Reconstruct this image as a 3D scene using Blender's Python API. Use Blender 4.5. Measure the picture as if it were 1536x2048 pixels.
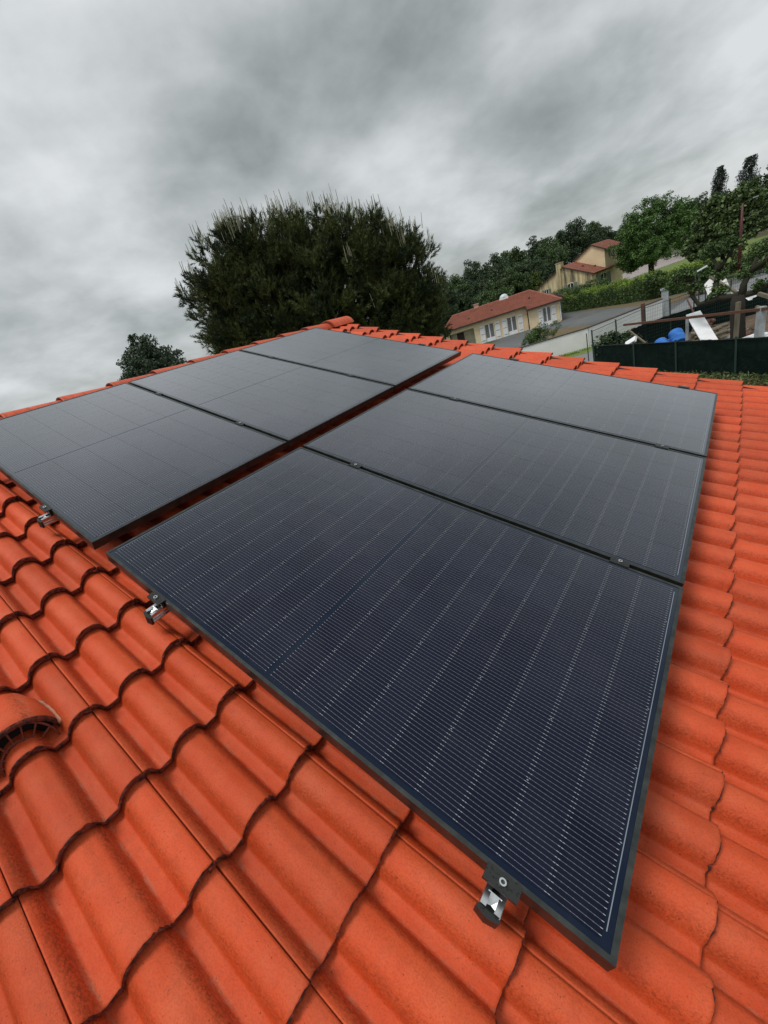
import bpy, math, random
import numpy as np
from mathutils import Matrix, Vector

for _o in list(bpy.data.objects):
    bpy.data.objects.remove(_o)
SC = bpy.context.scene
COL = SC.collection

# ------------------------------------------------------------------ camera
CAM_ROT = ((0.7055952, 0.0280061, -0.7080615), (0.6384227, -0.4587203, 0.6180552), (-0.3074929, -0.8881393, -0.3415505))
CAM_POS = Vector((1.7231, -0.4101, 0.4388))
cam_d = bpy.data.cameras.new('camera')
cam = bpy.data.objects.new('camera', cam_d)
COL.objects.link(cam)
cam_d.sensor_fit = 'HORIZONTAL'
cam_d.sensor_width = 36.0
cam_d.lens = 841.52 / 1536 * 36.0
cam_d.shift_x = 0.0864
cam_d.shift_y = 0.00136
cam_d.clip_start = 0.02
cam_d.clip_end = 3000
_r = CAM_ROT
cam.matrix_world = Matrix(((_r[0][0], -_r[0][1], -_r[0][2], CAM_POS.x),
                           (_r[1][0], -_r[1][1], -_r[1][2], CAM_POS.y),
                           (_r[2][0], -_r[2][1], -_r[2][2], CAM_POS.z),
                           (0, 0, 0, 1)))
SC.camera = cam

# ------------------------------------------------------------------ view
SC.view_settings.view_transform = 'Standard'
SC.view_settings.look = 'None'
SC.view_settings.gamma = 1.0
SC.view_settings.use_curve_mapping = False
SC.view_settings.exposure = 0.36

# ------------------------------------------------------------------ sky
SUN_EL, SUN_AZ = math.radians(66), math.radians(254)   # azimuth from +X, counter-clockwise
world = bpy.data.worlds.new('World')
SC.world = world
world.use_nodes = True
WN, WL = world.node_tree.nodes, world.node_tree.links
WN.clear()


def wn(t, **k):
    n = WN.new(t)
    for a, b in k.items():
        if a.startswith('i_'):
            n.inputs[int(a[2:])].default_value = b
        else:
            setattr(n, a, b)
    return n


def wmath(op, a, b=None, c=None, clamp=False):
    n = WN.new('ShaderNodeMath')
    n.operation = op
    n.use_clamp = clamp
    for i, v in enumerate((a, b, c)):
        if v is None:
            continue
        if isinstance(v, (int, float)):
            n.inputs[i].default_value = v
        else:
            WL.new(v, n.inputs[i])
    return n.outputs[0]


w_out = wn('ShaderNodeOutputWorld')
w_bg = wn('ShaderNodeBackground')
w_bg.inputs['Strength'].default_value = 0.1
WL.new(w_bg.outputs[0], w_out.inputs[0])
w_sky = wn('ShaderNodeTexSky')
w_sky.sky_type = 'NISHITA'
w_sky.sun_disc = False
w_sky.sun_elevation = SUN_EL
w_sky.sun_rotation = math.radians(90) - SUN_AZ
w_tc = wn('ShaderNodeTexCoord')
w_sep = wn('ShaderNodeSeparateXYZ')
WL.new(w_tc.outputs['Generated'], w_sep.inputs[0])
_z = wmath('ADD', wmath('MAXIMUM', w_sep.outputs[2], 0.0), 0.35)
_x = wmath('DIVIDE', w_sep.outputs[0], _z)
_y = wmath('DIVIDE', w_sep.outputs[1], _z)
w_cmb = wn('ShaderNodeCombineXYZ')
WL.new(_x, w_cmb.inputs[0])
WL.new(_y, w_cmb.inputs[1])
w_map = wn('ShaderNodeMapping')
w_map.inputs['Location'].default_value = (3.1, 1.4, 0)
w_map.inputs['Rotation'].default_value = (0, 0, math.radians(35))
w_map.inputs['Scale'].default_value = (1.0, 0.85, 1)
WL.new(w_cmb.outputs[0], w_map.inputs[0])


def wnoise(scale, detail, rough, dist=0.0, off=0.0):
    n = WN.new('ShaderNodeTexNoise')
    n.noise_dimensions = '4D'
    n.inputs['Scale'].default_value = scale
    n.inputs['Detail'].default_value = detail
    n.inputs['Roughness'].default_value = rough
    n.inputs['Distortion'].default_value = dist
    n.inputs['W'].default_value = off
    WL.new(w_map.outputs[0], n.inputs['Vector'])
    return n.outputs['Fac']


CLOUDS = [(-0.83, 0.48, 0.3, -0.07), (-0.65, 0.79, 0.2, -0.03), (-0.02, 1.79, 0.25, -0.08), (-0.69, 1.03, 0.24, 0.09), (-0.48, 1.19, 0.2, 0.05),
          (-0.86, 0.68, 0.16, 0.05), (-0.93, 0.96, 0.17, 0.07), (-0.51, 1.58, 0.2, 0.07), (-0.22, 1.89, 0.25, 0.09), (-0.46, 1.99, 0.2, 0.04),
          (-0.81, 1.34, 0.14, -0.07), (-0.81, 1.66, 0.16, -0.09), (-1.06, 0.47, 0.25, -0.04), (-0.96, 0.58, 0.12, -0.03), (-1.41, 0.74, 0.2, -0.07),
          (-1.44, 0.94, 0.12, -0.06), (-1.66, 0.6, 0.22, 0.05), (-0.06, 1.87, 0.15, -0.04), (-2.04, 0.56, 0.2, -0.02)]
n_big = wnoise(1.1, 2.0, 0.5, 0.5, 2.3)
n_mid = wnoise(2.7, 5.0, 0.50, 0.25, 7.1)
n_fine = wnoise(8.5, 5.0, 0.55, 0.2, 1.9)
dens = wmath('ADD', wmath('ADD', wmath('MULTIPLY', n_big, 0.28), wmath('MULTIPLY', n_mid, 0.55)),
             wmath('MULTIPLY', n_fine, 0.17))
# thicker and thinner places of the cloud deck, laid out in the plane of the deck
for (bx_, by_, br_, ba_) in CLOUDS:
    ddx = wmath('MULTIPLY', wmath('SUBTRACT', _x, bx_), 1 / br_)
    ddy = wmath('MULTIPLY', wmath('SUBTRACT', _y, by_), 1 / br_)
    rr_ = wmath('ADD', wmath('MULTIPLY', ddx, ddx), wmath('MULTIPLY', ddy, ddy))
    gg_ = wmath('MULTIPLY', wmath('POWER', 2.718, wmath('MULTIPLY', rr_, -1.0)), ba_)
    dens = wmath('ADD', dens, gg_)
w_ramp = wn('ShaderNodeValToRGB')
_e = w_ramp.color_ramp.elements
_e[0].position, _e[0].color = 0.37, (0.60, 0.62, 0.63, 1)
_e[1].position, _e[1].color = 0.70, (0.185, 0.205, 0.20, 1)
_m = _e.new(0.48); _m.color = (0.46, 0.482, 0.484, 1)
_m = _e.new(0.565); _m.color = (0.34, 0.365, 0.36, 1)
WL.new(dens, w_ramp.inputs[0])
w_scale = wn('ShaderNodeVectorMath', operation='SCALE')
WL.new(w_ramp.outputs[0], w_scale.inputs[0])
WL.new(wmath('MULTIPLY_ADD', wmath('POWER', wmath('MAXIMUM', w_sep.outputs[2], 0.0), 1.5), 2.6, 9.3), w_scale.inputs['Scale'])   # an overcast sky is brighter overhead
w_mix = wn('ShaderNodeMixRGB')
w_mix.inputs[0].default_value = 0.93
WL.new(w_sky.outputs[0], w_mix.inputs[1])
WL.new(w_scale.outputs[0], w_mix.inputs[2])
WL.new(w_mix.outputs[0], w_bg.inputs[0])

# ------------------------------------------------------------------ sun behind the cloud
sun_d = bpy.data.lights.new('sun', 'SUN')
sun_d.energy = 1.5
sun_d.angle = math.radians(18)
sun_d.color = (1.0, 0.97, 0.93)
sun = bpy.data.objects.new('sun', sun_d)
COL.objects.link(sun)
_sd = Vector((math.cos(SUN_EL) * math.cos(SUN_AZ), math.cos(SUN_EL) * math.sin(SUN_AZ), math.sin(SUN_EL)))
sun.rotation_euler = _sd.to_track_quat('Z', 'Y').to_euler()

# ------------------------------------------------------------------ materials
def mat(name, rgb, rough=0.7, metal=0.0, noise=None, bump=None, rand=0.0, coat=None, spec=0.5, island=None):
    """noise=(scale, detail, rgb2, lo, hi) mixes in a second colour; bump=(scale, strength, dist)"""
    m = bpy.data.materials.new(name)
    m.use_nodes = True
    N, L = m.node_tree.nodes, m.node_tree.links
    b = N['Principled BSDF']
    b.inputs['Roughness'].default_value = rough
    b.inputs['Metallic'].default_value = metal
    b.inputs['Specular IOR Level'].default_value = spec
    if coat:
        b.inputs['Coat Weight'].default_value = coat[0]
        b.inputs['Coat Roughness'].default_value = coat[1]
    col = None
    tc = N.new('ShaderNodeTexCoord')
    oi = N.new('ShaderNodeObjectInfo')
    vec = N.new('ShaderNodeVectorMath'); vec.operation = 'MULTIPLY_ADD'
    cmb = N.new('ShaderNodeCombineXYZ')
    L.new(oi.outputs['Random'], cmb.inputs[0]); L.new(oi.outputs['Random'], cmb.inputs[1])
    vec.inputs[1].default_value = (37.0, 53.0, 0)
    L.new(cmb.outputs[0], vec.inputs[0]); L.new(tc.outputs['Object'], vec.inputs[2])
    src = N.new('ShaderNodeRGB'); src.outputs[0].default_value = (*rgb, 1)
    cur = src.outputs[0]
    if noise:
        for (sc, det, rgb2, lo, hi) in (noise if isinstance(noise, list) else [noise]):
            n = N.new('ShaderNodeTexNoise')
            n.inputs['Scale'].default_value = sc
            n.inputs['Detail'].default_value = det
            n.inputs['Roughness'].default_value = 0.6
            L.new(vec.outputs[0], n.inputs['Vector'])
            r = N.new('ShaderNodeMapRange')
            r.inputs['From Min'].default_value = lo
            r.inputs['From Max'].default_value = hi
            L.new(n.outputs['Fac'], r.inputs[0])
            mx = N.new('ShaderNodeMixRGB')
            L.new(r.outputs[0], mx.inputs[0])
            L.new(cur, mx.inputs[1])
            mx.inputs[2].default_value = (*rgb2, 1)
            cur = mx.outputs[0]
    if rand or island:
        hv = N.new('ShaderNodeHueSaturation')
        r = N.new('ShaderNodeMapRange')
        a = island if island else rand
        r.inputs['To Min'].default_value = 1 - a
        r.inputs['To Max'].default_value = 1 + a
        if island:
            g = N.new('ShaderNodeNewGeometry')
            L.new(g.outputs['Random Per Island'], r.inputs[0])
        else:
            L.new(oi.outputs['Random'], r.inputs[0])
        L.new(r.outputs[0], hv.inputs['Value'])
        L.new(cur, hv.inputs['Color'])
        cur = hv.outputs[0]
    L.new(cur, b.inputs['Base Color'])
    if bump:
        n = N.new('ShaderNodeTexNoise')
        n.inputs['Scale'].default_value = bump[0]
        n.inputs['Detail'].default_value = 3
        L.new(vec.outputs[0], n.inputs['Vector'])
        bp = N.new('ShaderNodeBump')
        bp.inputs['Strength'].default_value = bump[1]
        bp.inputs['Distance'].default_value = bump[2]
        L.new(n.outputs['Fac'], bp.inputs['Height'])
        L.new(bp.outputs[0], b.inputs['Normal'])
    return m


M = {}
TILE_RED = (0.64, 0.078, 0.019)


def tile_material():
    m = bpy.data.materials.new('glazed_concrete_tile')
    m.use_nodes = True
    N, L = m.node_tree.nodes, m.node_tree.links
    b = N['Principled BSDF']

    def mth(op, a, c=None, d=None, clamp=False):
        n = N.new('ShaderNodeMath'); n.operation = op; n.use_clamp = clamp
        for i, v in enumerate((a, c, d)):
            if v is None: continue
            if isinstance(v, (int, float)): n.inputs[i].default_value = v
            else: L.new(v, n.inputs[i])
        return n.outputs[0]
    tc = N.new('ShaderNodeTexCoord')
    oi = N.new('ShaderNodeObjectInfo')
    off = N.new('ShaderNodeCombineXYZ')
    L.new(mth('MULTIPLY', oi.outputs['Random'], 41.0), off.inputs[0])
    L.new(mth('MULTIPLY', oi.outputs['Random'], 67.0), off.inputs[1])
    add = N.new('ShaderNodeVectorMath'); add.operation = 'ADD'
    L.new(tc.outputs['Object'], add.inputs[0]); L.new(off.outputs[0], add.inputs[1])
    sep = N.new('ShaderNodeSeparateXYZ'); L.new(tc.outputs['Object'], sep.inputs[0])

    def noise(scale, det, ro=0.6, stretch=None):
        n = N.new('ShaderNodeTexNoise')
        n.inputs['Scale'].default_value = scale
        n.inputs['Detail'].default_value = det
        n.inputs['Roughness'].default_value = ro
        if stretch:
            mp = N.new('ShaderNodeMapping'); mp.inputs['Scale'].default_value = stretch
            L.new(add.outputs[0], mp.inputs[0]); L.new(mp.outputs[0], n.inputs['Vector'])
        else:
            L.new(add.outputs[0], n.inputs['Vector'])
        return n.outputs['Fac']

    def rng(v, a, c, lo=0.0, hi=1.0):
        r = N.new('ShaderNodeMapRange')
        r.inputs['From Min'].default_value = a; r.inputs['From Max'].default_value = c
        r.inputs['To Min'].default_value = lo; r.inputs['To Max'].default_value = hi
        L.new(v, r.inputs[0]); return r.outputs[0]

    def mix(f, a, rgb):
        x = N.new('ShaderNodeMixRGB')
        L.new(f, x.inputs[0])
        if isinstance(a, tuple): x.inputs[1].default_value = (*a, 1)
        else: L.new(a, x.inputs[1])
        x.inputs[2].default_value = (*rgb, 1)
        return x.outputs[0]
    big = noise(9, 3)
    c = mix(rng(big, 0.35, 0.7), TILE_RED, (0.68, 0.112, 0.036))
    mid = noise(34, 4, 0.65)
    c = mix(rng(mid, 0.52, 0.78, 0, 0.45), c, (0.42, 0.062, 0.022))
    c = mix(rng(noise(260, 2, 0.6), 0.46, 0.62, 0, 0.30), c, (0.34, 0.042, 0.012))
    # dust settled along the foot of each roll, in a narrow broken band
    y = sep.outputs[1]
    s1 = mth('PINGPONG', mth('ADD', y, 0.313 * 4 - 0.0375), 0.07825)
    band = mth('MULTIPLY', rng(s1, 0.0, 0.011, 1, 0), rng(noise(70, 4, 0.7, (0.35, 1, 1)), 0.47, 0.66))
    c = mix(mth('MULTIPLY', band, 0.42), c, (0.50, 0.33, 0.22))
    # rain streaks and grey bloom
    c = mix(rng(noise(22, 5, 0.7, (0.12, 1, 1)), 0.55, 0.80, 0, 0.35), c, (0.30, 0.060, 0.026))
    c = mix(rng(noise(6, 5, 0.7), 0.56, 0.76, 0, 0.22), c, (0.52, 0.17, 0.09))
    # brown grainy wear plus painted shade on the gentler flank of each roll
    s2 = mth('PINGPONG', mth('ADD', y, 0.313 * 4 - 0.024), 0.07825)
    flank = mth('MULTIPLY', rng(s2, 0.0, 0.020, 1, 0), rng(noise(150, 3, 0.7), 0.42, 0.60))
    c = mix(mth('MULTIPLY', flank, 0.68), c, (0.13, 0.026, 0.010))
    s3 = mth('PINGPONG', mth('ADD', y, 0.313 * 4 - 0.088), 0.07825)  # steep flank: the same grain, with its shade painted into the colour
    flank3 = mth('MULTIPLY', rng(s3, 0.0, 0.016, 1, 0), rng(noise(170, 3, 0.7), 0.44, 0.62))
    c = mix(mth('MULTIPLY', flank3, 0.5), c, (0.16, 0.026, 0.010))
    # dark specks
    spk = noise(230, 1, 0.4)
    c = mix(rng(spk, 0.735, 0.775, 0, 0.8), c, (0.08, 0.022, 0.012))
    hv = N.new('ShaderNodeHueSaturation')
    L.new(rng(oi.outputs['Random'], 0, 1, 0.84, 1.08), hv.inputs['Value'])
    L.new(c, hv.inputs['Color'])
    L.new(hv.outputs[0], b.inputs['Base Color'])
    L.new(rng(noise(60, 3), 0.3, 0.7, 0.34, 0.55), b.inputs['Roughness'])
    b.inputs['Specular IOR Level'].default_value = 0.30
    bp = N.new('ShaderNodeBump'); bp.inputs['Strength'].default_value = 0.55
    bp.inputs['Distance'].default_value = 0.0026
    hgt = mth('ADD', noise(620, 3, 0.75), mth('MULTIPLY', noise(190, 1, 0.4), 0.5))
    L.new(hgt, bp.inputs['Height'])
    L.new(bp.outputs[0], b.inputs['Normal'])
    return m


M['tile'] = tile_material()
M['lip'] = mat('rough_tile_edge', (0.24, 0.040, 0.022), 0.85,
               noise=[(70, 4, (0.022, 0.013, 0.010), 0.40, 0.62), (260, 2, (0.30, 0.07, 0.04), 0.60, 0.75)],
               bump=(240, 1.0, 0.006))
M['mortar'] = mat('mortar_bead', (0.60, 0.22, 0.13), 0.9, noise=(120, 4, (0.50, 0.32, 0.22), 0.4, 0.6), bump=(160, 1.0, 0.004))
M['grille'] = mat('brown_plastic_grille', (0.16, 0.035, 0.022), 0.5)
M['black'] = mat('black_void', (0.006, 0.006, 0.006), 0.9)
M['deck'] = mat('dark_roof_battens', (0.05, 0.03, 0.02), 0.9)
M['frame'] = mat('black_anodised_frame', (0.050, 0.056, 0.054), 0.34, 0.8, noise=(25, 3, (0.085, 0.095, 0.09), 0.4, 0.7), bump=(300, 0.1, 0.0005))
M['frame_side'] = M['frame']
M['alu'] = mat('bare_aluminium', (0.72, 0.73, 0.74), 0.28, 1.0, noise=(60, 2, (0.5, 0.5, 0.5), 0.4, 0.7))
M['clamp'] = mat('black_clamp_metal', (0.035, 0.037, 0.036), 0.42, 0.5, noise=(180, 3, (0.012, 0.012, 0.012), 0.55, 0.66), bump=(150, 0.3, 0.001))
M['steel'] = mat('stainless_steel', (0.75, 0.76, 0.76), 0.22, 1.0)
M['ribbon'] = mat('tinned_ribbon', (0.22, 0.24, 0.28), 0.5, 0.2, coat=(1.0, 0.1))


def solar_glass(name, cell):
    m = bpy.data.materials.new(name)
    m.use_nodes = True
    N, L = m.node_tree.nodes, m.node_tree.links
    b = N['Principled BSDF']

    def mth(op, a, c=None, d=None, clamp=False):
        n = N.new('ShaderNodeMath'); n.operation = op; n.use_clamp = clamp
        for i, v in enumerate((a, c, d)):
            if v is None: continue
            if isinstance(v, (int, float)): n.inputs[i].default_value = v
            else: L.new(v, n.inputs[i])
        return n.outputs[0]
    tc = N.new('ShaderNodeTexCoord')
    sep = N.new('ShaderNodeSeparateXYZ'); L.new(tc.outputs['Object'], sep.inputs[0])
    oi = N.new('ShaderNodeObjectInfo')
    if cell:
        base = N.new('ShaderNodeMixRGB')
        base.inputs[1].default_value = (0.0030, 0.0048, 0.0160, 1)
        base.inputs[2].default_value = (0.0060, 0.0085, 0.0230, 1)
        L.new(oi.outputs['Random'], base.inputs[0])
        p = 0.01137
        # distance to nearest of 16 busbars (they sit at odd half pitches)
        d = mth('ABSOLUTE', mth('SUBTRACT', mth('PINGPONG', sep.outputs[1], p), p / 2))
        d = mth('ABSOLUTE', mth('SUBTRACT', mth('FLOORED_MODULO', mth('ADD', sep.outputs[1], p * 20), p), p / 2))
        line = mth('LESS_THAN', d, 0.00042)
        ax = mth('ABSOLUTE', sep.outputs[0])
        endp = mth('MULTIPLY', mth('GREATER_THAN', ax, 0.0408), mth('LESS_THAN', d, 0.00065))
        pad = mth('MULTIPLY', mth('LESS_THAN', mth('ABSOLUTE', mth('SUBTRACT', mth('PINGPONG', ax, 0.012), 0.006)), 0.0010),
                  mth('LESS_THAN', d, 0.0008))
        c1 = N.new('ShaderNodeMixRGB'); L.new(line, c1.inputs[0]); L.new(base.outputs[0], c1.inputs[1])
        c1.inputs[2].default_value = (0.145, 0.155, 0.19, 1)
        c2 = N.new('ShaderNodeMixRGB'); L.new(mth('MAXIMUM', mth('MULTIPLY', endp, 0.7), mth('MULTIPLY', pad, 0.15)), c2.inputs[0]); L.new(c1.outputs[0], c2.inputs[1])
        c2.inputs[2].default_value = (0.44, 0.45, 0.47, 1)
        L.new(c2.outputs[0], b.inputs['Base Color'])
    else:
        b.inputs['Base Color'].default_value = (0.005, 0.011, 0.028, 1)
    b.inputs['Roughness'].default_value = 0.7
    b.inputs['Specular IOR Level'].default_value = 0.0
    # anti-reflective solar glass: almost no mirror image face-on, a strong one at a low angle
    lw = N.new('ShaderNodeLayerWeight'); lw.inputs['Blend'].default_value = 0.5
    fr = mth('MULTIPLY_ADD', mth('POWER', lw.outputs['Facing'], 3.4), 1.25, 0.011, clamp=True)
    gl = N.new('ShaderNodeBsdfGlossy')
    gl.inputs['Color'].default_value = (0.96, 0.98, 1.0, 1)
    n = N.new('ShaderNodeTexNoise'); n.inputs['Scale'].default_value = 1.3; n.inputs['Detail'].default_value = 4
    g = N.new('ShaderNodeNewGeometry')
    L.new(g.outputs['Position'], n.inputs['Vector'])
    r = N.new('ShaderNodeMapRange'); r.inputs['From Min'].default_value = 0.35; r.inputs['From Max'].default_value = 0.7
    r.inputs['To Min'].default_value = 0.13; r.inputs['To Max'].default_value = 0.24
    L.new(n.outputs['Fac'], r.inputs[0])
    L.new(r.outputs[0], gl.inputs['Roughness'])
    # faint dust, thicker in drying marks
    n2 = N.new('ShaderNodeTexNoise'); n2.inputs['Scale'].default_value = 4.0; n2.inputs['Detail'].default_value = 7; n2.inputs['Roughness'].default_value = 0.7
    L.new(g.outputs['Position'], n2.inputs['Vector'])
    r2 = N.new('ShaderNodeMapRange'); r2.inputs['From Min'].default_value = 0.48; r2.inputs['From Max'].default_value = 0.75
    r2.inputs['To Min'].default_value = 0.002; r2.inputs['To Max'].default_value = 0.022
    L.new(n2.outputs['Fac'], r2.inputs[0])
    df = N.new('ShaderNodeBsdfDiffuse'); df.inputs['Color'].default_value = (0.5, 0.5, 0.5, 1)
    m1 = N.new('ShaderNodeMixShader'); L.new(r2.outputs[0], m1.inputs[0]); L.new(b.outputs[0], m1.inputs[1]); L.new(df.outputs[0], m1.inputs[2])
    m2 = N.new('ShaderNodeMixShader'); L.new(fr, m2.inputs[0]); L.new(m1.outputs[0], m2.inputs[1]); L.new(gl.outputs[0], m2.inputs[2])
    L.new(m2.outputs[0], N['Material Output'].inputs['Surface'])
    return m


M['cell'] = solar_glass('solar_cell_under_glass', True)
M['laminate'] = solar_glass('black_backsheet_under_glass', False)

M['cream'] = mat('cream_render', (0.76, 0.62, 0.40), 0.9, noise=[(0.6, 4, (0.64, 0.50, 0.32), 0.4, 0.7), (6, 4, (0.78, 0.66, 0.46), 0.5, 0.8)])
M['dirty_cream'] = None
M['pale_render'] = mat('pale_render', (0.74, 0.68, 0.52), 0.9, noise=(1.2, 4, (0.5, 0.44, 0.30), 0.45, 0.7))
M['roof_far'] = mat('terracotta_roof', (0.29, 0.10, 0.066), 0.8, noise=[(1.1, 5, (0.22, 0.075, 0.05), 0.42, 0.68), (7, 3, (0.42, 0.15, 0.09), 0.5, 0.8)])
M['roof_far2'] = mat('brown_terracotta_roof', (0.30, 0.105, 0.065), 0.8, noise=[(1.0, 5, (0.20, 0.08, 0.055), 0.42, 0.68)])
M['roof_salmon'] = mat('salmon_roof', (0.62, 0.22, 0.15), 0.8, noise=(3, 4, (0.5, 0.17, 0.11), 0.4, 0.7))
M['fascia'] = mat('dark_brown_fascia', (0.05, 0.03, 0.025), 0.6)
M['white'] = mat('white_paint', (0.85, 0.86, 0.87), 0.5, noise=(3, 3, (0.7, 0.72, 0.74), 0.4, 0.8))
M['white_wall'] = mat('white_painted_wall', (0.82, 0.82, 0.80), 0.85, noise=[(0.8, 5, (0.70, 0.70, 0.65), 0.45, 0.75), (9, 3, (0.82, 0.82, 0.80), 0.5, 0.8)])
M['window'] = mat('dark_window_glass', (0.02, 0.024, 0.026), 0.08, spec=0.6)
M['blind'] = mat('grey_shutter_slats', (0.34, 0.35, 0.35), 0.6)
M['sage'] = mat('sage_green_shutter', (0.17, 0.22, 0.19), 0.7, noise=(4, 3, (0.12, 0.16, 0.14), 0.4, 0.7))
M['iron'] = mat('dark_metal', (0.03, 0.035, 0.035), 0.6)
M['green_post'] = mat('dark_green_post', (0.020, 0.045, 0.038), 0.5)
M['screen'] = mat('dark_green_screen_mesh', (0.0025, 0.0095, 0.0075), 0.9, spec=0.15, noise=[(3.5, 5, (0.006, 0.018, 0.014), 0.45, 0.7)], bump=(12, 0.6, 0.05))
M['wood_brown'] = mat('brown_timber', (0.13, 0.055, 0.032), 0.8, noise=(9, 4, (0.09, 0.04, 0.025), 0.4, 0.7))
M['wood_grey'] = mat('weathered_timber', (0.17, 0.15, 0.10), 0.85, noise=(9, 4, (0.16, 0.14, 0.10), 0.4, 0.7))
M['concrete'] = mat('grey_concrete_post', (0.36, 0.39, 0.40), 0.85, noise=(5, 3, (0.26, 0.28, 0.28), 0.4, 0.7))
M['blue'] = mat('blue_plastic', (0.02, 0.15, 0.55), 0.4, noise=(5, 3, (0.03, 0.20, 0.60), 0.4, 0.7))
M['pink'] = mat('dark_red_paint', (0.075, 0.008, 0.013), 0.5)
M['bark'] = mat('bark', (0.022, 0.018, 0.013), 0.95, noise=(8, 4, (0.025, 0.02, 0.015), 0.4, 0.7), bump=(20, 0.8, 0.03))
M['ivy_bark'] = mat('mossy_bark', (0.026, 0.024, 0.012), 0.95, noise=(6, 4, (0.03, 0.028, 0.016), 0.4, 0.7), bump=(20, 0.8, 0.03))


def leafmat(name, c1, c2, rough=0.55, isl=0.35):
    return mat(name, c1, rough, noise=(0.9, 3, c2, 0.38, 0.66), island=isl, spec=0.35)


M['leaf_maple'] = leafmat('maple_leaves', (0.090, 0.171, 0.037), (0.057, 0.120, 0.032))
M['leaf_big'] = leafmat('broad_leaves', (0.106, 0.159, 0.050), (0.063, 0.098, 0.032), isl=0.55)
M['leaf_dark'] = leafmat('dark_wood_leaves', (0.048, 0.083, 0.032), (0.032, 0.058, 0.028))
M['leaf_mid'] = leafmat('green_wood_leaves', (0.074, 0.124, 0.035), (0.050, 0.088, 0.032))
M['leaf_light'] = leafmat('fresh_green_leaves', (0.108, 0.156, 0.026), (0.066, 0.108, 0.024))
M['leaf_round'] = leafmat('grey_green_leaves', (0.075, 0.111, 0.065), (0.047, 0.073, 0.042))
M['leaf_hedge'] = leafmat('hedge_leaves', (0.083, 0.140, 0.037), (0.050, 0.091, 0.029))
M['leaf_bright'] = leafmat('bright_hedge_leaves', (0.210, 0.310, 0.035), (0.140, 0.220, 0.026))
M['leaf_poplar'] = leafmat('poplar_leaves', (0.038, 0.054, 0.038), (0.024, 0.036, 0.029))
M['needle'] = mat('pine_needles', (0.105, 0.130, 0.040), 0.6, noise=(1.6, 4, (0.026, 0.042, 0.017), 0.40, 0.60), island=0.5, spec=0.3)
M['candle'] = mat('pale_pine_shoots', (0.30, 0.30, 0.20), 0.7, island=0.25)
M['dead'] = mat('brown_dead_leaves', (0.16, 0.10, 0.045), 0.9, island=0.5)

M['grass'] = mat('rough_grass_ground', (0.050, 0.075, 0.022), 0.95, noise=[(0.12, 5, (0.085, 0.095, 0.035), 0.4, 0.7), (2.5, 4, (0.03, 0.05, 0.016), 0.45, 0.7)], bump=(6, 0.6, 0.1))
M['lawn'] = mat('mown_lawn', (0.135, 0.185, 0.035), 0.95, noise=[(0.35, 4, (0.09, 0.13, 0.03), 0.4, 0.7), (5, 3, (0.15, 0.20, 0.05), 0.5, 0.7)], bump=(8, 0.5, 0.05))
M['asphalt'] = mat('worn_asphalt', (0.115, 0.125, 0.125), 0.85, noise=[(0.16, 5, (0.080, 0.085, 0.083), 0.42, 0.62), (0.5, 5, (0.165, 0.170, 0.165), 0.55, 0.75), (14, 3, (0.09, 0.09, 0.09), 0.4, 0.8)])
M['street'] = mat('pale_street_asphalt', (0.20, 0.21, 0.215), 0.8, noise=[(0.4, 4, (0.16, 0.17, 0.17), 0.4, 0.7)])
M['moss'] = mat('brown_moss_strip', (0.15, 0.085, 0.03), 0.95, noise=[(0.7, 5, (0.11, 0.095, 0.035), 0.42, 0.6), (3, 4, (0.13, 0.12, 0.11), 0.52, 0.66)])
M['earth'] = mat('bare_earth', (0.13, 0.085, 0.055), 0.95, noise=[(0.8, 5, (0.085, 0.055, 0.035), 0.4, 0.65), (4, 4, (0.20, 0.15, 0.11), 0.55, 0.75)], bump=(5, 0.8, 0.1))
M['kerb'] = mat('pale_kerb', (0.50, 0.50, 0.46), 0.85)
M['pinkroad'] = mat('pinkish_road', (0.34, 0.29, 0.27), 0.85, noise=(0.6, 4, (0.28, 0.25, 0.24), 0.4, 0.7))


def dirty_render():
    m = mat('stained_cream_render', (0.56, 0.46, 0.26), 0.9)
    N, L = m.node_tree.nodes, m.node_tree.links
    b = N['Principled BSDF']
    tc = N.new('ShaderNodeTexCoord')
    mp = N.new('ShaderNodeMapping'); mp.inputs['Scale'].default_value = (2.2, 2.2, 0.22)
    n = N.new('ShaderNodeTexNoise'); n.inputs['Scale'].default_value = 0.75; n.inputs['Detail'].default_value = 6
    n.inputs['Roughness'].default_value = 0.65
    L.new(tc.outputs['Object'], mp.inputs[0]); L.new(mp.outputs[0], n.inputs['Vector'])
    cr = N.new('ShaderNodeValToRGB')
    e = cr.color_ramp.elements
    e[0].position, e[0].color = 0.38, (0.13, 0.115, 0.075, 1)
    e[1].position, e[1].color = 0.66, (0.72, 0.60, 0.36, 1)
    k = e.new(0.50); k.color = (0.44, 0.36, 0.21, 1)
    L.new(n.outputs['Fac'], cr.inputs[0]); L.new(cr.outputs[0], b.inputs['Base Color'])
    return m


M['dirty_cream'] = dirty_render()

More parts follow.
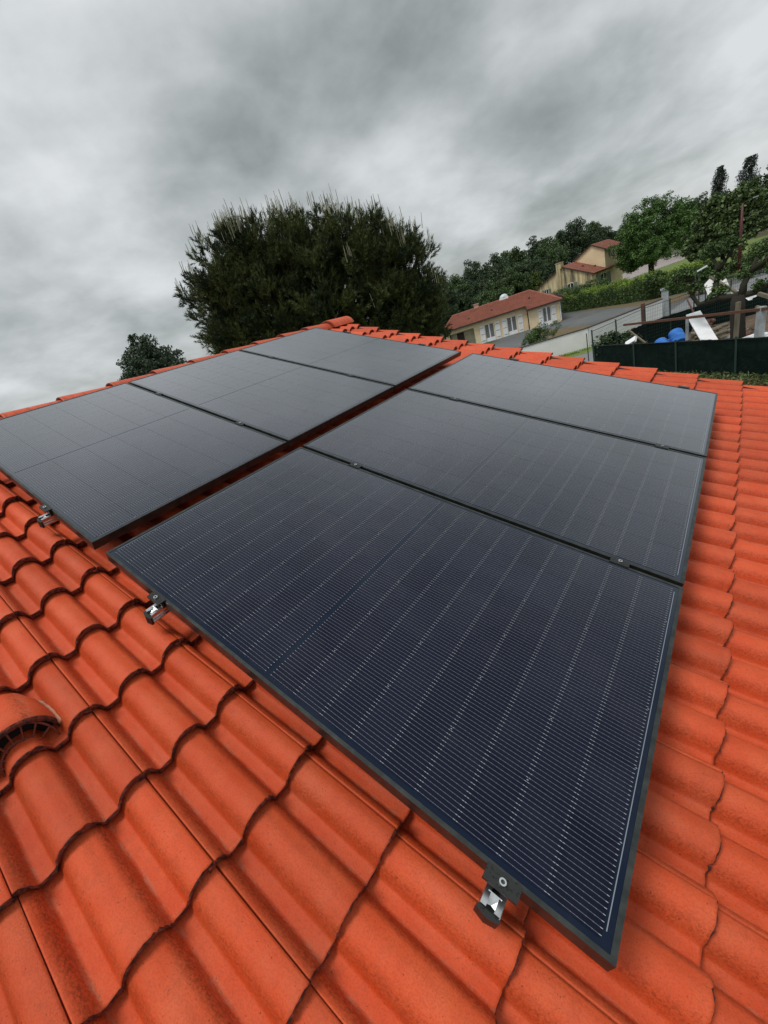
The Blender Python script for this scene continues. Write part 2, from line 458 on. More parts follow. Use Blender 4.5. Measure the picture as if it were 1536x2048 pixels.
# ------------------------------------------------------------------ mesh helpers
class MB:
    """collects boxes, prisms and tubes; build() links them as one mesh object"""
    def __init__(s):
        s.v, s.f, s.m = [], [], []

    def add(s, verts, faces, mi=0):
        o = len(s.v)
        s.v += [tuple(p) for p in verts]
        s.f += [tuple(i + o for i in f) for f in faces]
        s.m += [mi] * len(faces)
        return s

    def box(s, a, b, mi=0, mx=None):
        x0, y0, z0 = a; x1, y1, z1 = b
        vs = [(x0, y0, z0), (x1, y0, z0), (x1, y1, z0), (x0, y1, z0), (x0, y0, z1), (x1, y0, z1), (x1, y1, z1), (x0, y1, z1)]
        if mx is not None:
            vs = [tuple(mx @ Vector(p)) for p in vs]
        return s.add(vs, [(0, 3, 2, 1), (4, 5, 6, 7), (0, 1, 5, 4), (1, 2, 6, 5), (2, 3, 7, 6), (3, 0, 4, 7)], mi)

    def tube(s, pts, radii, n=8, mi=0, cap=True):
        pts = [Vector(p) for p in pts]
        rings = []
        for i, p in enumerate(pts):
            t = (pts[min(i + 1, len(pts) - 1)] - pts[max(i - 1, 0)]).normalized()
            a = Vector((0, 0, 1)) if abs(t.z) < 0.9 else Vector((1, 0, 0))
            x = t.cross(a).normalized(); y = t.cross(x)
            r = radii[i] if isinstance(radii, (list, tuple)) else radii
            rings.append([p + x * math.cos(2 * math.pi * k / n) * r + y * math.sin(2 * math.pi * k / n) * r for k in range(n)])
        vs = [q for r in rings for q in r]
        fs = []
        for i in range(len(pts) - 1):
            for k in range(n):
                fs.append((i * n + k, i * n + (k + 1) % n, (i + 1) * n + (k + 1) % n, (i + 1) * n + k))
        if cap:
            fs.append(tuple(reversed(range(n))))
            fs.append(tuple((len(pts) - 1) * n + k for k in range(n)))
        return s.add(vs, fs, mi)

    def prism(s, poly, z0, z1, mi=0):
        n = len(poly)
        vs = [(x, y, z0) for x, y in poly] + [(x, y, z1) for x, y in poly]
        fs = [tuple(reversed(range(n))), tuple(range(n, 2 * n))] + [(i, (i + 1) % n, n + (i + 1) % n, n + i) for i in range(n)]
        return s.add(vs, fs, mi)

    def mesh(s, name, mats, smooth=False):
        me = bpy.data.meshes.new(name)
        me.from_pydata(s.v, [], s.f)
        for m in (mats if isinstance(mats, (list, tuple)) else [mats]):
            me.materials.append(m)
        if any(s.m):
            me.polygons.foreach_set('material_index', s.m)
        if smooth:
            me.polygons.foreach_set('use_smooth', [True] * len(me.polygons))
        me.update()
        return me

    def build(s, name, mats, parent=None, smooth=False, mx=None):
        return link(name, s.mesh(name, mats, smooth), parent, mx)


def link(name, me, parent=None, mx=None):
    o = bpy.data.objects.new(name, me)
    COL.objects.link(o)
    if parent is not None:
        o.parent = parent
    if mx is not None:
        o.matrix_local = mx
    return o


def np_mesh(name, verts, faces, material):
    """verts (N,3), faces (F,k) numpy"""
    me = bpy.data.meshes.new(name)
    nv, nf, k = len(verts), len(faces), faces.shape[1]
    me.vertices.add(nv)
    me.vertices.foreach_set('co', np.asarray(verts, dtype=np.float32).ravel())
    me.loops.add(nf * k)
    me.polygons.add(nf)
    me.loops.foreach_set('vertex_index', faces.astype(np.int32).ravel())
    me.polygons.foreach_set('loop_start', np.arange(0, nf * k, k, dtype=np.int32))
    me.polygons.foreach_set('loop_total', np.full(nf, k, dtype=np.int32))
    me.materials.append(material)
    me.update(calc_edges=True)
    return me


def tag(o, label, cat, group=None):
    o['label'] = label
    o['category'] = cat
    if group:
        o['group'] = group
    return o


def structure(o):
    o['kind'] = 'structure'
    return o


def stuff(o):
    o['kind'] = 'stuff'
    return o


def empty(name, loc=(0, 0, 0), mx=None, rz=0.0):
    o = bpy.data.objects.new(name, None)
    COL.objects.link(o)
    o.empty_display_size = 0.1
    if mx is not None:
        o.matrix_world = mx
    else:
        o.location = loc
        o.rotation_euler = (0, 0, rz)
    return o


def copy_tree(o, parent=None):
    c = o.copy()
    COL.objects.link(c)
    if parent is not None:
        c.parent = parent
    for ch in CHILDREN.get(o.name, []):
        copy_tree(ch, c)
    return c


CHILDREN = {}


def remember(o):
    for ch in [x for x in COL.objects if x.parent == o]:
        CHILDREN.setdefault(o.name, []).append(ch)
        for g in [x for x in COL.objects if x.parent == ch]:
            CHILDREN.setdefault(ch.name, []).append(g)
    return o


GZ = -5.5                       # level of the ground
rng = np.random.default_rng(7)

# ------------------------------------------------------------------ ground
def sheet(name, poly, lift, m):
    b = MB()
    b.add([(x, y, GZ + lift) for x, y in poly], [tuple(range(len(poly)))])
    return structure(b.build(name, m))


sheet('ground', [(-900, -300), (900, -300), (900, 1200), (-900, 1200)], 0.0, M['grass'])
# street that runs between our house, the white wall and the screened yard
sheet('street', [(-40, 5), (-4.6, 8), (-4.5, 28.3), (-4.5, 29.0), (-0.7, 35.2), (5, 42), (60, 50), (60, 55.5), (3.2, 55.6), (-2.0, 52.2), (-3.6, 46), (-6.4, 36.6), (-14, 32.6), (-40, 22)], 0.008, M['street'])
sheet('grass_verge', [(-7.8, 35.9), (-12, 33.7), (-13, 32.6), (-8.0, 34.2), (-6.2, 35.0), (-5.2, 37.4), (-3.2, 42.2), (-2.7, 44.4), (-3.0, 43.9), (-6.1, 37.2)], 0.016, M['lawn'])
sheet('asphalt_forecourt', [(-20.5, 57.9), (-24, 53), (-13.2, 34.2), (-6.7, 37.6), (-3.1, 43.8), (-2.0, 52.2), (3.2, 55.6), (60, 55.4), (60, 62), (2.9, 60.7), (-1.5, 56.6), (-4.5, 58.6), (-8.1, 61.9), (-13.0, 68.5), (-17.9, 74.6), (-30, 88), (-50, 80)], 0.012, M['asphalt'])
sheet('moss_strip', [(-17.6, 74.6), (-12.6, 68.1), (-8.0, 61.6), (-4.5, 58.2), (-1.6, 56.2), (0.9, 58.0), (0.2, 55.4), (-2.2, 52.6), (-3.2, 51.4), (-4.3, 53.4), (-7.2, 58.0), (-12.0, 65.0)], 0.020, M['moss'])
sheet('moss_patch', [(-11.5, 46.5), (-8.6, 47.4), (-9.0, 50.4), (-12.5, 53.6), (-16.5, 57.8), (-14.8, 54.0), (-13.0, 50.0)], 0.020, M['moss'])
sheet('yard_earth', [(-4.2, 28.2), (2.9, 21.3), (9, 15), (30, 20), (30, 48), (4, 40), (-0.6, 34.8)], 0.016, M['earth'])
sheet('lawn', [(-16.5, 79.0), (-12, 72), (-7.5, 64.8), (-3, 59.8), (0.5, 60.6), (2.5, 62.5), (60, 64), (60, 118), (-6.2, 116.0), (-12.0, 106.5), (-15.8, 100.6), (-18, 92)], 0.014, M['lawn'])
sheet('far_road', [(-18.6, 92), (-16.2, 100.8), (-12.4, 107.0), (-6.6, 116.6), (-3.0, 122), (-8.0, 150), (-16, 150), (-22, 120), (-30, 104)], 0.018, M['pinkroad'])
kb = MB()
_k = [(-18.3, 92), (-16.0, 100.7), (-12.2, 106.8), (-6.4, 116.3), (-2.8, 121.7)]
for a, b in zip(_k[:-1], _k[1:]):
    d = Vector((b[0] - a[0], b[1] - a[1], 0)).normalized(); n = Vector((d.y, -d.x, 0)) * 0.16
    kb.prism([(a[0], a[1]), (b[0], b[1]), (b[0] + n.x, b[1] + n.y), (a[0] + n.x, a[1] + n.y)], GZ - 0.05, GZ + 0.16)
structure(kb.build('kerb', M['kerb']))

# ------------------------------------------------------------------ our roof
SLOPE = math.radians(22)
RM = Matrix.Rotation(SLOPE, 4, 'Y')        # roof frame: x down the slope, y along the ridge, z out of the roof
GAUGE, TW, PER = 0.288, 0.313, 0.1565
U0, V0, N0 = 0.170, -0.022, -0.188
RISE = 0.031
RIDGE_U = -2.17


def T(u, v, n):
    return RM @ Matrix.Translation((u, v, n))


HOUSE_LOC = Vector((0.6, 0.9, GZ))
house = empty('tiled_house', HOUSE_LOC)
tag(house, 'house under the orange-red double-roll tiled roof that carries the solar panels', 'house')
HI = Matrix.Translation(-HOUSE_LOC)

# cross-section of a tile: two rolls and two pans, y from -TW (left) to 0 (side-lap edge on the roll)
_S = [0, .006, .012, .018, .023, .027, .030, .0330, .0360, .0385, .045, .058, .072, .0755, .0785, .082, .087, .093, .100, .108, .118, .130, .142, .150]
_H = [1.38 * h - .004 for h in (.0485, .0472, .0448, .0405, .0350, .0290, .0230, .0165, .0125, .0102, .0098, .0098, .0100, .0120, .0165, .0235, .0315, .0380, .0430, .0470, .0505, .0522, .0513, .0498)]


def tile_mesh(seed, hi=True, lip=True):
    r = random.Random(seed)
    ys, zs = [], []
    ys += [-TW - 0.016, -TW - 0.004, -TW + 0.0018]
    zs += [0.0500, 0.0515, 0.0525]
    first = True
    for k in range(2):
        for s, h in zip(_S, _H):
            if k == 0 and s == 0:
                ys.append(-TW + 0.0026); zs.append(h - 0.0006)
                continue
            if not hi and s in (.006, .018, .027, .0330, .045, .058, .0785, .087, .100, .118, .142):
                continue
            ys.append(-TW + k * PER + s); zs.append(h)
    ys.append(-0.0008); zs.append(1.38 * 0.0485 - .004)
    n = len(ys)
    xs = [-GAUGE - 0.045, -GAUGE * 0.5, -0.03, -0.006, 0.0] if hi else [-GAUGE - 0.03, 0.0]
    th = 0.0245
    V, F, MI = [], [], []
    wob = [r.uniform(-1, 1) for _ in range(n + 3)]
    for i, x in enumerate(xs):
        for j in range(n):
            dz = RISE * (x / GAUGE)
            dx = 0
            if x == 0.0 and hi:
                dx = 0.0012 * wob[j] + 0.0006 * r.uniform(-1, 1) - (r.uniform(.002, .005) if r.random() < .05 else 0)
                dz -= 0.0006
            V.append((x + dx, ys[j], zs[j] + dz))
    rows = len(xs)
    for i in range(rows - 1):
        for j in range(n - 1):
            F.append((i * n + j, (i + 1) * n + j, (i + 1) * n + j + 1, i * n + j + 1)); MI.append(0)
    # the rough cut edge: three more rows, then the underside
    prev = (rows - 1) * n
    nlip = [(0.0022, -0.006, .0026), (0.0012, -0.0125, .0030), (0.0008, -0.019, .0028), (-0.002, -th, .0014)] if hi else [(0, -th, 0)]
    for dx, dz, amp in nlip:
        o = len(V)
        for j in range(n):
            V.append((dx + amp * r.uniform(-1, 1), ys[j] + 0.0006 * r.uniform(-1, 1), zs[j] + dz + 0.35 * amp * r.uniform(-1, 1)))
        for j in range(n - 1):
            F.append((prev + j, o + j, o + j + 1, prev + j + 1)); MI.append(1)
        prev = o
    o = len(V)
    for j in range(n):
        V.append((-0.07, ys[j], zs[j] - th - 0.005))
    for j in range(n - 1):
        F.append((prev + j, o + j, o + j + 1, prev + j + 1)); MI.append(1)
    # right-hand edge (side lap) drop
    j = n - 1
    o = len(V)
    for i in range(rows):
        V.append((xs[i], ys[j], zs[j] - 0.013 + RISE * xs[i] / GAUGE))
    for i in range(rows - 1):
        F.append((i * n + j, (i + 1) * n + j, o + i + 1, o + i)); MI.append(1)
    return V, F, MI


def tile_me(seed, hi):
    V, F, MI = tile_mesh(seed, hi)
    b = MB(); b.v, b.f, b.m = V, F, MI
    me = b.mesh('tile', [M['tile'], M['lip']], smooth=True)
    # keep the lip crisp
    sm = [mi == 0 for mi in MI]
    me.polygons.foreach_set('use_smooth', sm)
    me.update()
    return me


tile_hi = [tile_me(s, True) for s in range(8)]
rt = random.Random(11)
VIS, HID = [], []
cam_uv = (1.43, -0.41)
for k in range(-7, 12):
    for j in range(-8, 15):
        u, v = U0 + GAUGE * (k + 0), V0 + TW * j       # lip, side-lap edge
        if k == 1 and j == -1:
            continue                                    # the vent tile sits here
        cu, cv = u - GAUGE / 2, v - TW / 2
        under = (-1.75 < cu < -0.17 or 0.1 < cu < 1.66) and 0.16 < cv < 3.40
        out = (cv < -0.95) or cu > 2.5 or (cu < -0.9 and cv < -0.25) or (cu > 1.9 and cv < -.25)
        (HID if (under or out) else VIS).append((k, j, u, v, math.hypot(cu - cam_uv[0], cv - cam_uv[1])))
VIS.sort(key=lambda t: t[4])
HID += VIS[298:]
VIS = VIS[:298]
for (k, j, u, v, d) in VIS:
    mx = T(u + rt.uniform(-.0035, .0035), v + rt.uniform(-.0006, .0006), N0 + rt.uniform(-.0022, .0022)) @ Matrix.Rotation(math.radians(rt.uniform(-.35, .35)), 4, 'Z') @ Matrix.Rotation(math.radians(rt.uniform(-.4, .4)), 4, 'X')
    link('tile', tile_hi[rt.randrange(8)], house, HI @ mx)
# tiles under the panels or beyond the edge of the picture: one joined part
lo = tile_mesh(99, False)
LV, LF, LM = np.array(lo[0]), lo[1], lo[2]


def joined_tiles(name, mats4):
    b = MB()
    for mx in mats4:
        A = np.array(mx)
        P = LV @ A[:3, :3].T + A[:3, 3]
        o = len(b.v)
        b.v += [tuple(p) for p in P]
        b.f += [tuple(i + o for i in f) for f in LF]
        b.m += LM
    return stuff(b.build(name, [M['tile'], M['lip']], house, smooth=True, mx=HI))


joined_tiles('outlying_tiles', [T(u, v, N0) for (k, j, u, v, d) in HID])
# the far slope behind the ridge
ridge_w = RM @ Vector((RIDGE_U, 0, -0.165))
RB = Matrix.Translation(ridge_w) @ Matrix.Rotation(math.pi, 4, 'Z') @ RM
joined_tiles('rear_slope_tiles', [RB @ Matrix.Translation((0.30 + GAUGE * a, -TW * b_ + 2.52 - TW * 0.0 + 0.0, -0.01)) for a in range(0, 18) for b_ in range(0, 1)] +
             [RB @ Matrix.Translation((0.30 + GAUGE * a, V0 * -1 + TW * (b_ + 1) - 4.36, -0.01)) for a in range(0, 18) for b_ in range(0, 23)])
dk = MB()
dk.box((RIDGE_U, -2.80, -0.29), (3.30, 4.34, -0.27))
dk.build('roof_deck', M['deck'], house, mx=HI @ RM)
dk = MB()
dk.box((0, -4.34, -0.12), (5.40, 2.80, -0.10))
dk.build('roof_deck', M['deck'], house, mx=HI @ RB)
# walls, gables and fascia of the house
eave = RM @ Vector((3.2, 0, -0.23)); rid = RM @ Vector((RIDGE_U, 0, -0.24))
bx = rid.x - (eave.x - rid.x)
for yy in (-2.62, 4.02):
    b = MB()
    b.add([(bx + .3, yy, GZ), (eave.x - .3, yy, GZ), (eave.x - .3, yy, eave.z + .1), (rid.x, yy, rid.z - 0.01), (bx + .3, yy, eave.z + .1),
           (bx + .3, yy + .2, GZ), (eave.x - .3, yy + .2, GZ), (eave.x - .3, yy + .2, eave.z + .1), (rid.x, yy + .2, rid.z - 0.01), (bx + .3, yy + .2, eave.z + .1)],
          [(0, 1, 2, 3, 4), (9, 8, 7, 6, 5), (0, 5, 6, 1), (1, 6, 7, 2), (2, 7, 8, 3), (3, 8, 9, 4), (4, 9, 5, 0)])
    b.build('gable_wall', M['cream'], house, mx=HI)
for xx in (bx + .3, eave.x - .5):
    b = MB(); b.box((xx, -2.41, GZ), (xx + .2, 4.01, eave.z)); b.build('wall', M['cream'], house, mx=HI)
b = MB(); b.box((3.31, -2.80, -0.24), (3.34, 4.34, -0.13)); b.build('fascia', M['fascia'], house, mx=HI @ RM)
b = MB(); b.box((RIDGE_U + 0.05, 4.30, -0.26), (3.30, 4.335, -0.155)); b.build('verge_board', M['fascia'], house, mx=HI @ RM)


# ridge caps: half-round, each lip lapping over the nearer one
def ridge_me(seed, L=0.43, r0=0.118, r1=0.104, flat=1.0):
    r = random.Random(seed)
    b = MB(); n = 20
    cols = [(0.0, r0), (0.012, r0 + .001), (0.045, r0), (L * .5, (r0 + r1) / 2), (L, r1)]
    for (y, rr) in cols:
        for i in range(n + 1):
            a = math.pi * (0.06 + 0.88 * i / n)
            dy = r.uniform(-.0015, .0015) if y == 0 else 0
            b.v.append((math.cos(a) * rr * 1.12, y + dy, math.sin(a) * rr * flat))
    for c in range(len(cols) - 1):
        for i in range(n):
            b.f.append((c * (n + 1) + i, c * (n + 1) + i + 1, (c + 1) * (n + 1) + i + 1, (c + 1) * (n + 1) + i)); b.m.append(0)
    o = len(b.v)
    for i in range(n + 1):
        a = math.pi * (0.06 + 0.88 * i / n)
        b.v.append((math.cos(a) * (r0 - .016) * 1.12, 0.001, math.sin(a) * (r0 - .016) * flat))
    o2 = len(b.v)
    for i in range(n + 1):
        a = math.pi * (0.06 + 0.88 * i / n)
        b.v.append((math.cos(a) * (r0 - .018) * 1.12, 0.08, math.sin(a) * (r0 - .018) * flat))
    for i in range(n):
        b.f.append((i + 1, i, o + i, o + i + 1)); b.m.append(1)
        b.f.append((o + i + 1, o + i, o2 + i, o2 + i + 1)); b.m.append(1)
    me = b.mesh('ridge_tile', [M['tile'], M['lip']], True)
    return me


ridge_z = ridge_w.z - 0.034
rmes = [ridge_me(s) for s in range(4)]
for i in range(-7, 10):
    v = 0.320 + 0.415 * i
    if v > 4.1:
        continue
    mx = Matrix.Translation((ridge_w.x + rt.uniform(-.003, .003), v, ridge_z)) @ Matrix.Rotation(math.radians(1.2 + rt.uniform(-.3, .3)) * -1, 4, 'X')
    link('ridge_tile', rmes[i % 4], house, HI @ mx)
link('ridge_tile', ridge_me(9, 0.42, 0.138, 0.128), house, HI @ Matrix.Translation((ridge_w.x, 4.06, ridge_z - 0.012)))
b = MB(); b.tube([(0, 0, 0), (0, .012, 0)], 0.125, 16)
b.build('ridge_end', M['tile'], house, mx=HI @ Matrix.Translation((ridge_w.x, 4.44, ridge_z - .01)))

# vent tile with its hood and grille, near the left edge
V, F, MI = tile_mesh(3, True)
b = MB(); b.v, b.f, b.m = V, F, MI
vent_mx = HI @ T(U0 + GAUGE, V0 - TW, N0)
vent = b.build('vent_tile', [M['tile'], M['lip']], house, smooth=True, mx=vent_mx)
vent['label'] = 'vent tile with a hooded brown grille'
hb = MB(); n = 22
stations = [(-0.285, 0.035, 0.034), (-0.24, 0.072, 0.066), (-0.18, 0.096, 0.090), (-0.11, 0.107, 0.110), (-0.062, 0.110, 0.120)]
YC = -0.185
for (x, w, h) in stations:
    for i in range(n + 1):
        a = math.pi * i / n
        hb.v.append((x, YC + math.cos(a) * w, 0.008 + math.sin(a) * h))
for s_ in range(len(stations) - 1):
    for i in range(n):
        hb.f.append((s_ * (n + 1) + i, s_ * (n + 1) + i + 1, (s_ + 1) * (n + 1) + i + 1, (s_ + 1) * (n + 1) + i)); hb.m.append(0)
o = len(hb.v)
for rr, dx in ((0.010, 0.0), (0.012, -0.05)):
    for i in range(n + 1):
        a = math.pi * i / n
        hb.v.append((-0.052 + dx, YC + math.cos(a) * (0.110 - rr), 0.006 + math.sin(a) * (0.120 - rr)))
last = (len(stations) - 1) * (n + 1)
for i in range(n):
    hb.f.append((last + i, last + i + 1, o + i + 1, o + i)); hb.m.append(1)
    hb.f.append((o + i, o + i + 1, o + n + 1 + i + 1, o + n + 1 + i)); hb.m.append(1)
hb.build('vent_hood', [M['tile'], M['lip']], vent, smooth=True)
gb = MB()
GTILT = lambda p: (p[0] + .040 * (1 - (p[2]) / .11), p[1], p[2])
gx = -0.066
for w in (0.092, 0.054):
    pts = [GTILT((gx, YC + math.cos(math.pi * i / 14) * w, 0.008 + math.sin(math.pi * i / 14) * (w * 1.14))) for i in range(15)]
    gb.tube(pts, 0.0032, 6)
for i in range(1, 8):
    a = math.pi * i / 8
    gb.tube([GTILT((gx + .001, YC + math.cos(a) * 0.015, 0.012)), GTILT((gx + .001, YC + math.cos(a) * 0.092, 0.008 + math.sin(a) * 0.105))], 0.0028, 6)
gb.build('vent_grille', M['grille'], vent)
bb = MB()
bb.add([(-0.075, YC - .105, .004)] + [(-0.078, YC + math.cos(math.pi * i / 12) * .105, 0.004 + math.sin(math.pi * i / 12) * .112) for i in range(13)], [tuple(range(14))])
bb.build('vent_opening', M['black'], vent)
mo = MB()
for side in (0, 1):
    pts, rad = [], []
    for i in range(13):
        t = i / 12
        x = -0.27 + t * 0.222
        w = np.interp(x, [s_[0] for s_ in stations], [s_[1] for s_ in stations])
        y = YC + (w + .003) * (1 if side == 0 else -1)
        pts.append((x, y, np.interp(y, [-.313, -.27, -.23, -.18, -.156, -.12, -.085, -.05, -.03, 0], [.06, .02, .026, .066, .06, .012, .012, .05, .062, .062]) + RISE * x / GAUGE + .006))
        rad.append(0.006 + rt.uniform(0, .0035))
    mo.tube(pts, rad, 7)
mo.build('mortar_bead', M['mortar'], vent, smooth=True)

# ------------------------------------------------------------------ solar panels
PW, PH = 1.722, 1.134
GAPV, GAPU = 0.0213, 0.1022
fb = MB()
rim, dep = 0.0105, 0.038
for a, c in (((0, 0), (PW, rim)), ((0, PH - rim), (PW, PH))):
    fb.box((a[0], a[1], -dep), (c[0], c[1], 0))
for a, c in (((0, rim), (rim, PH - rim)), ((PW - rim, rim), (PW, PH - rim))):
    fb.box((a[0], a[1], -dep), (c[0], c[1], -0.00005))
frame_me = fb.mesh('frame', M['frame'])
lb = MB(); lb.box((rim, rim, -0.006), (PW - rim, PH - rim, -0.0016))
lam_me = lb.mesh('laminate', M['laminate'])
CU, CV = 0.0918, 0.1815
cu2, cv2, ch = 0.0453, 0.0902, 0.004


def cell_mesh(side):
    b = MB()
    s = side
    poly = [(-cu2 * s, -cv2), (cu2 * s - ch * s, -cv2), (cu2 * s, -cv2 + ch), (cu2 * s, cv2 - ch), (cu2 * s - ch * s, cv2), (-cu2 * s, cv2)]
    if s < 0:
        poly = poly[::-1]
    b.prism(poly, -0.0003, 0.0)
    return b.mesh('solar_cell', M['cell'])


cell_me = [cell_mesh(1), cell_mesh(-1)]
u_left = 0.0265
MID = PW / 2
cols = [u_left + CU * (i + .5) for i in range(9)] + [PW - u_left - CU * (i + .5) for i in range(9)][::-1]
v_rows = [PH / 2 + CV * (i - 2.5) for i in range(6)]
dots = MB()
for i in range(19):
    uu = (u_left + CU * i) if i <= 9 else (PW - u_left - CU * (18 - i))
    if i % 2 == 0:
        for r_ in range(5):
            vv = PH / 2 + CV * (r_ - 2)
            dots.add([(uu - .0026, vv, -.0011), (uu, vv - .0018, -.0011), (uu + .0026, vv, -.0011), (uu, vv + .0018, -.0011)], [(0, 1, 2, 3)])
dots_me = dots.mesh('solder_dots', M['ribbon'])
rb = MB(); rb.box((-0.0009, 0.040, -0.0012), (0.0009, PH - 0.040, -0.0009)); ribbon_me = rb.mesh('end_ribbon', M['ribbon'])
rb = MB(); rb.box((-0.0008, 0.030, -0.0012), (0.0008, PH - 0.030, -0.0009)); ribbon2_me = rb.mesh('end_ribbon', M['laminate'])

PANELS = {}
panel_labels = {
    ('R', 0): 'dark navy solar panel in the foreground, nearest of the lower column, with thin white lines',
    ('R', 1): 'middle solar panel of the lower column, directly beyond the nearest navy one',
    ('R', 2): 'farthest solar panel of the lower column, grey with a pale sky reflection',
    ('L', 0): 'grey reflecting solar panel at the left edge, nearest of the column beside the ridge',
    ('L', 1): 'middle solar panel of the column beside the ridge, smooth grey with small bright dots',
    ('L', 2): 'farthest pale grey solar panel beside the ridge, under the large ridge end cap'}
for colname in 'RL':
    for r_ in range(3):
        u0 = 0.0 if colname == 'R' else -(PW + GAPU)
        v0 = r_ * (PH + GAPV) - (0.003 if colname == 'L' else 0)
        p = empty('solar_panel', mx=RM @ Matrix.Translation((u0, v0, 0)))
        tag(p, panel_labels[(colname, r_)], 'solar panel', 'six black solar panels on the tiled roof')
        link('frame', frame_me, p)
        link('laminate', lam_me, p)
        for ci, cu in enumerate(cols):
            for vr in v_rows:
                link('solar_cell', cell_me[0 if ci % 2 else 1], p, Matrix.Translation((cu, vr, -0.0007)))
        stuff(link('solder_dots', dots_me, p))
        link('end_ribbon', ribbon_me, p, Matrix.Translation((PW - 0.0215, 0, 0)))
        link('end_ribbon', ribbon_me, p, Matrix.Translation((0.0195, 0, 0)))
        PANELS[(colname, r_)] = p

# rails, end clamps and mid clamps
RAIL_V0, RAIL_V1 = -0.060, 3.520


def make_rail(u, label):
    t = empty('mounting_rail', mx=RM @ Matrix.Translation((u, RAIL_V0, -0.072)))
    tag(t, label, 'rail', 'aluminium rails under the solar panels')
    L_ = RAIL_V1 - RAIL_V0
    b = MB()
    w, h, th = 0.019, 0.034, 0.003
    b.box((-w, .008, 0), (w, L_, th))
    b.box((-w, .008, th), (-w + th, L_, h)); b.box((w - th, .008, th), (w, L_, h))
    b.box((-w, .008, h), (-w + .011, L_, h + th)); b.box((w - .011, .008, h), (w, L_, h + th))
    b.box((w, .008, 0.004), (w + .004, L_, 0.008)); b.box((w, .008, 0.016), (w + .003, L_, 0.020))
    b.build('profile', M['alu'], t)
    e = MB()
    e.add([(-.022, 0, -.002), (.022, 0, -.002), (.022, .0075, -.002), (-.022, .0075, -.002), (-.022, 0, .030), (.022, 0, .030), (.022, .0075, .030), (-.022, .0075, .030), (0, -.006, -.002), (0, -.006, .030)],
          [(0, 3, 2, 1, 8), (4, 9, 5, 6, 7), (0, 8, 9, 4), (8, 1, 5, 9), (1, 2, 6, 5), (2, 3, 7, 6), (3, 0, 4, 7)])
    e.build('end_cap', M['clamp'], t)
    return t


def ring(b, cx, cy, z0, z1, r0, r1, mi=0, n=20):
    o = len(b.v)
    for (r, z) in ((r0, z0), (r0, z1), (r1, z1), (r1, z1 - .004)):
        for i in range(n):
            a = 2 * math.pi * i / n
            b.v.append((cx + r * math.cos(a), cy + r * math.sin(a), z))
    for k in range(3):
        for i in range(n):
            b.f.append((o + k * n + i, o + k * n + (i + 1) % n, o + (k + 1) * n + (i + 1) % n, o + (k + 1) * n + i)); b.m.append(mi)
    b.f.append(tuple(o + 3 * n + i for i in range(n))); b.m.append(1)


def make_end_clamp(u, v, sgn, label):
    t = empty('end_clamp', mx=RM @ Matrix.Translation((u, v, 0)) @ (Matrix.Rotation(0 if sgn < 0 else math.pi, 4, 'Z')))
    tag(t, label, 'clamp', 'end clamps at the edges of the panel columns')
    b = MB()
    b.box((-.033, -.024, .0006), (.033, .0045, .0036))
    b.box((-.033, -.0265, -.006), (.033, -.0240, .0036))
    b.box((-.024, -.010, -.036), (.024, -.0015, .0004))
    b.build('plate', M['clamp'], t)
    b = MB(); ring(b, 0.0, -.0125, .0036, .0098, .0068, .0038)
    b.build('bolt', [M['steel'], M['iron']], t)
    s_ = MB()
    s_.add([(-.013, -.046, -.044), (.013, -.046, -.044), (.013, -.024, -.034), (-.013, -.024, -.034), (0, -.042, -.044)], [(0, 4, 1, 2, 3)])
    s_.build('slider', M['alu'], t)
    return t


def make_mid_clamp(u, v, label):
    t = empty('mid_clamp', mx=RM @ Matrix.Translation((u, v, 0)))
    tag(t, label, 'clamp', 'mid clamps between neighbouring panels')
    b = MB()
    b.box((-.030, -.0165, .0005), (.030, .0165, .0032))
    b.box((-.028, -.0085, -.040), (.028, .0085, .0004))
    b.build('plate', M['clamp'], t)
    b = MB(); ring(b, 0, 0, .0032, .0085, .0066, .0036)
    b.build('bolt', [M['steel'], M['iron']], t)
    return t


rail_u = {('R', 0): 0.365, ('R', 1): 1.533, ('L', 0): -1.385, ('L', 1): -0.505}
rail_lab = {('R', 0): 'silver rail end under the upper clamp of the foreground navy panel',
            ('R', 1): 'silver rail end with black cap sticking out below the lowest foreground clamp',
            ('L', 0): 'aluminium rail under the ridge-side half of the ridge column of panels',
            ('L', 1): 'silver rail end sticking out under the grey panel at the left edge'}
for k_, u in rail_u.items():
    make_rail(u, rail_lab[k_])
end_lab = {('R', 0, 0): 'upper of the two black end clamps on the near edge of the foreground navy panel',
           ('R', 1, 0): 'black end clamp with a hex bolt near the lowest corner of the navy panel',
           ('L', 0, 0): 'black end clamp on the ridge-side half of the left-edge panel, at the picture border',
           ('L', 1, 0): 'black end clamp on the near edge of the grey panel at the left edge',
           ('R', 0, 1): 'small end clamp on the far edge of the lower column, beside its upper corner',
           ('R', 1, 1): 'small end clamp on the far edge of the lower column, near its right corner',
           ('L', 0, 1): 'end clamp on the far edge of the ridge column, beside the ridge end cap',
           ('L', 1, 1): 'end clamp on the far edge of the ridge column, near its downslope corner'}
mid_lab = {}
order = {0: 'nearest and middle', 1: 'middle and farthest'}
for k_, u in rail_u.items():
    va = 0.0 if k_[0] == 'R' else -0.003
    make_end_clamp(u, va, -1, end_lab[(k_[0], k_[1], 0)])
    make_end_clamp(u, va + 3 * PH + 2 * GAPV, 1, end_lab[(k_[0], k_[1], 1)])
    for g_ in (0, 1):
        vg = va + (g_ + 1) * PH + (g_ + .5) * GAPV
        make_mid_clamp(u, vg, 'mid clamp between the %s panels of the %s column, %s one' % (order[g_], 'lower' if k_[0] == 'R' else 'ridge', 'the upslope' if k_[1] == 0 else 'the downslope'))

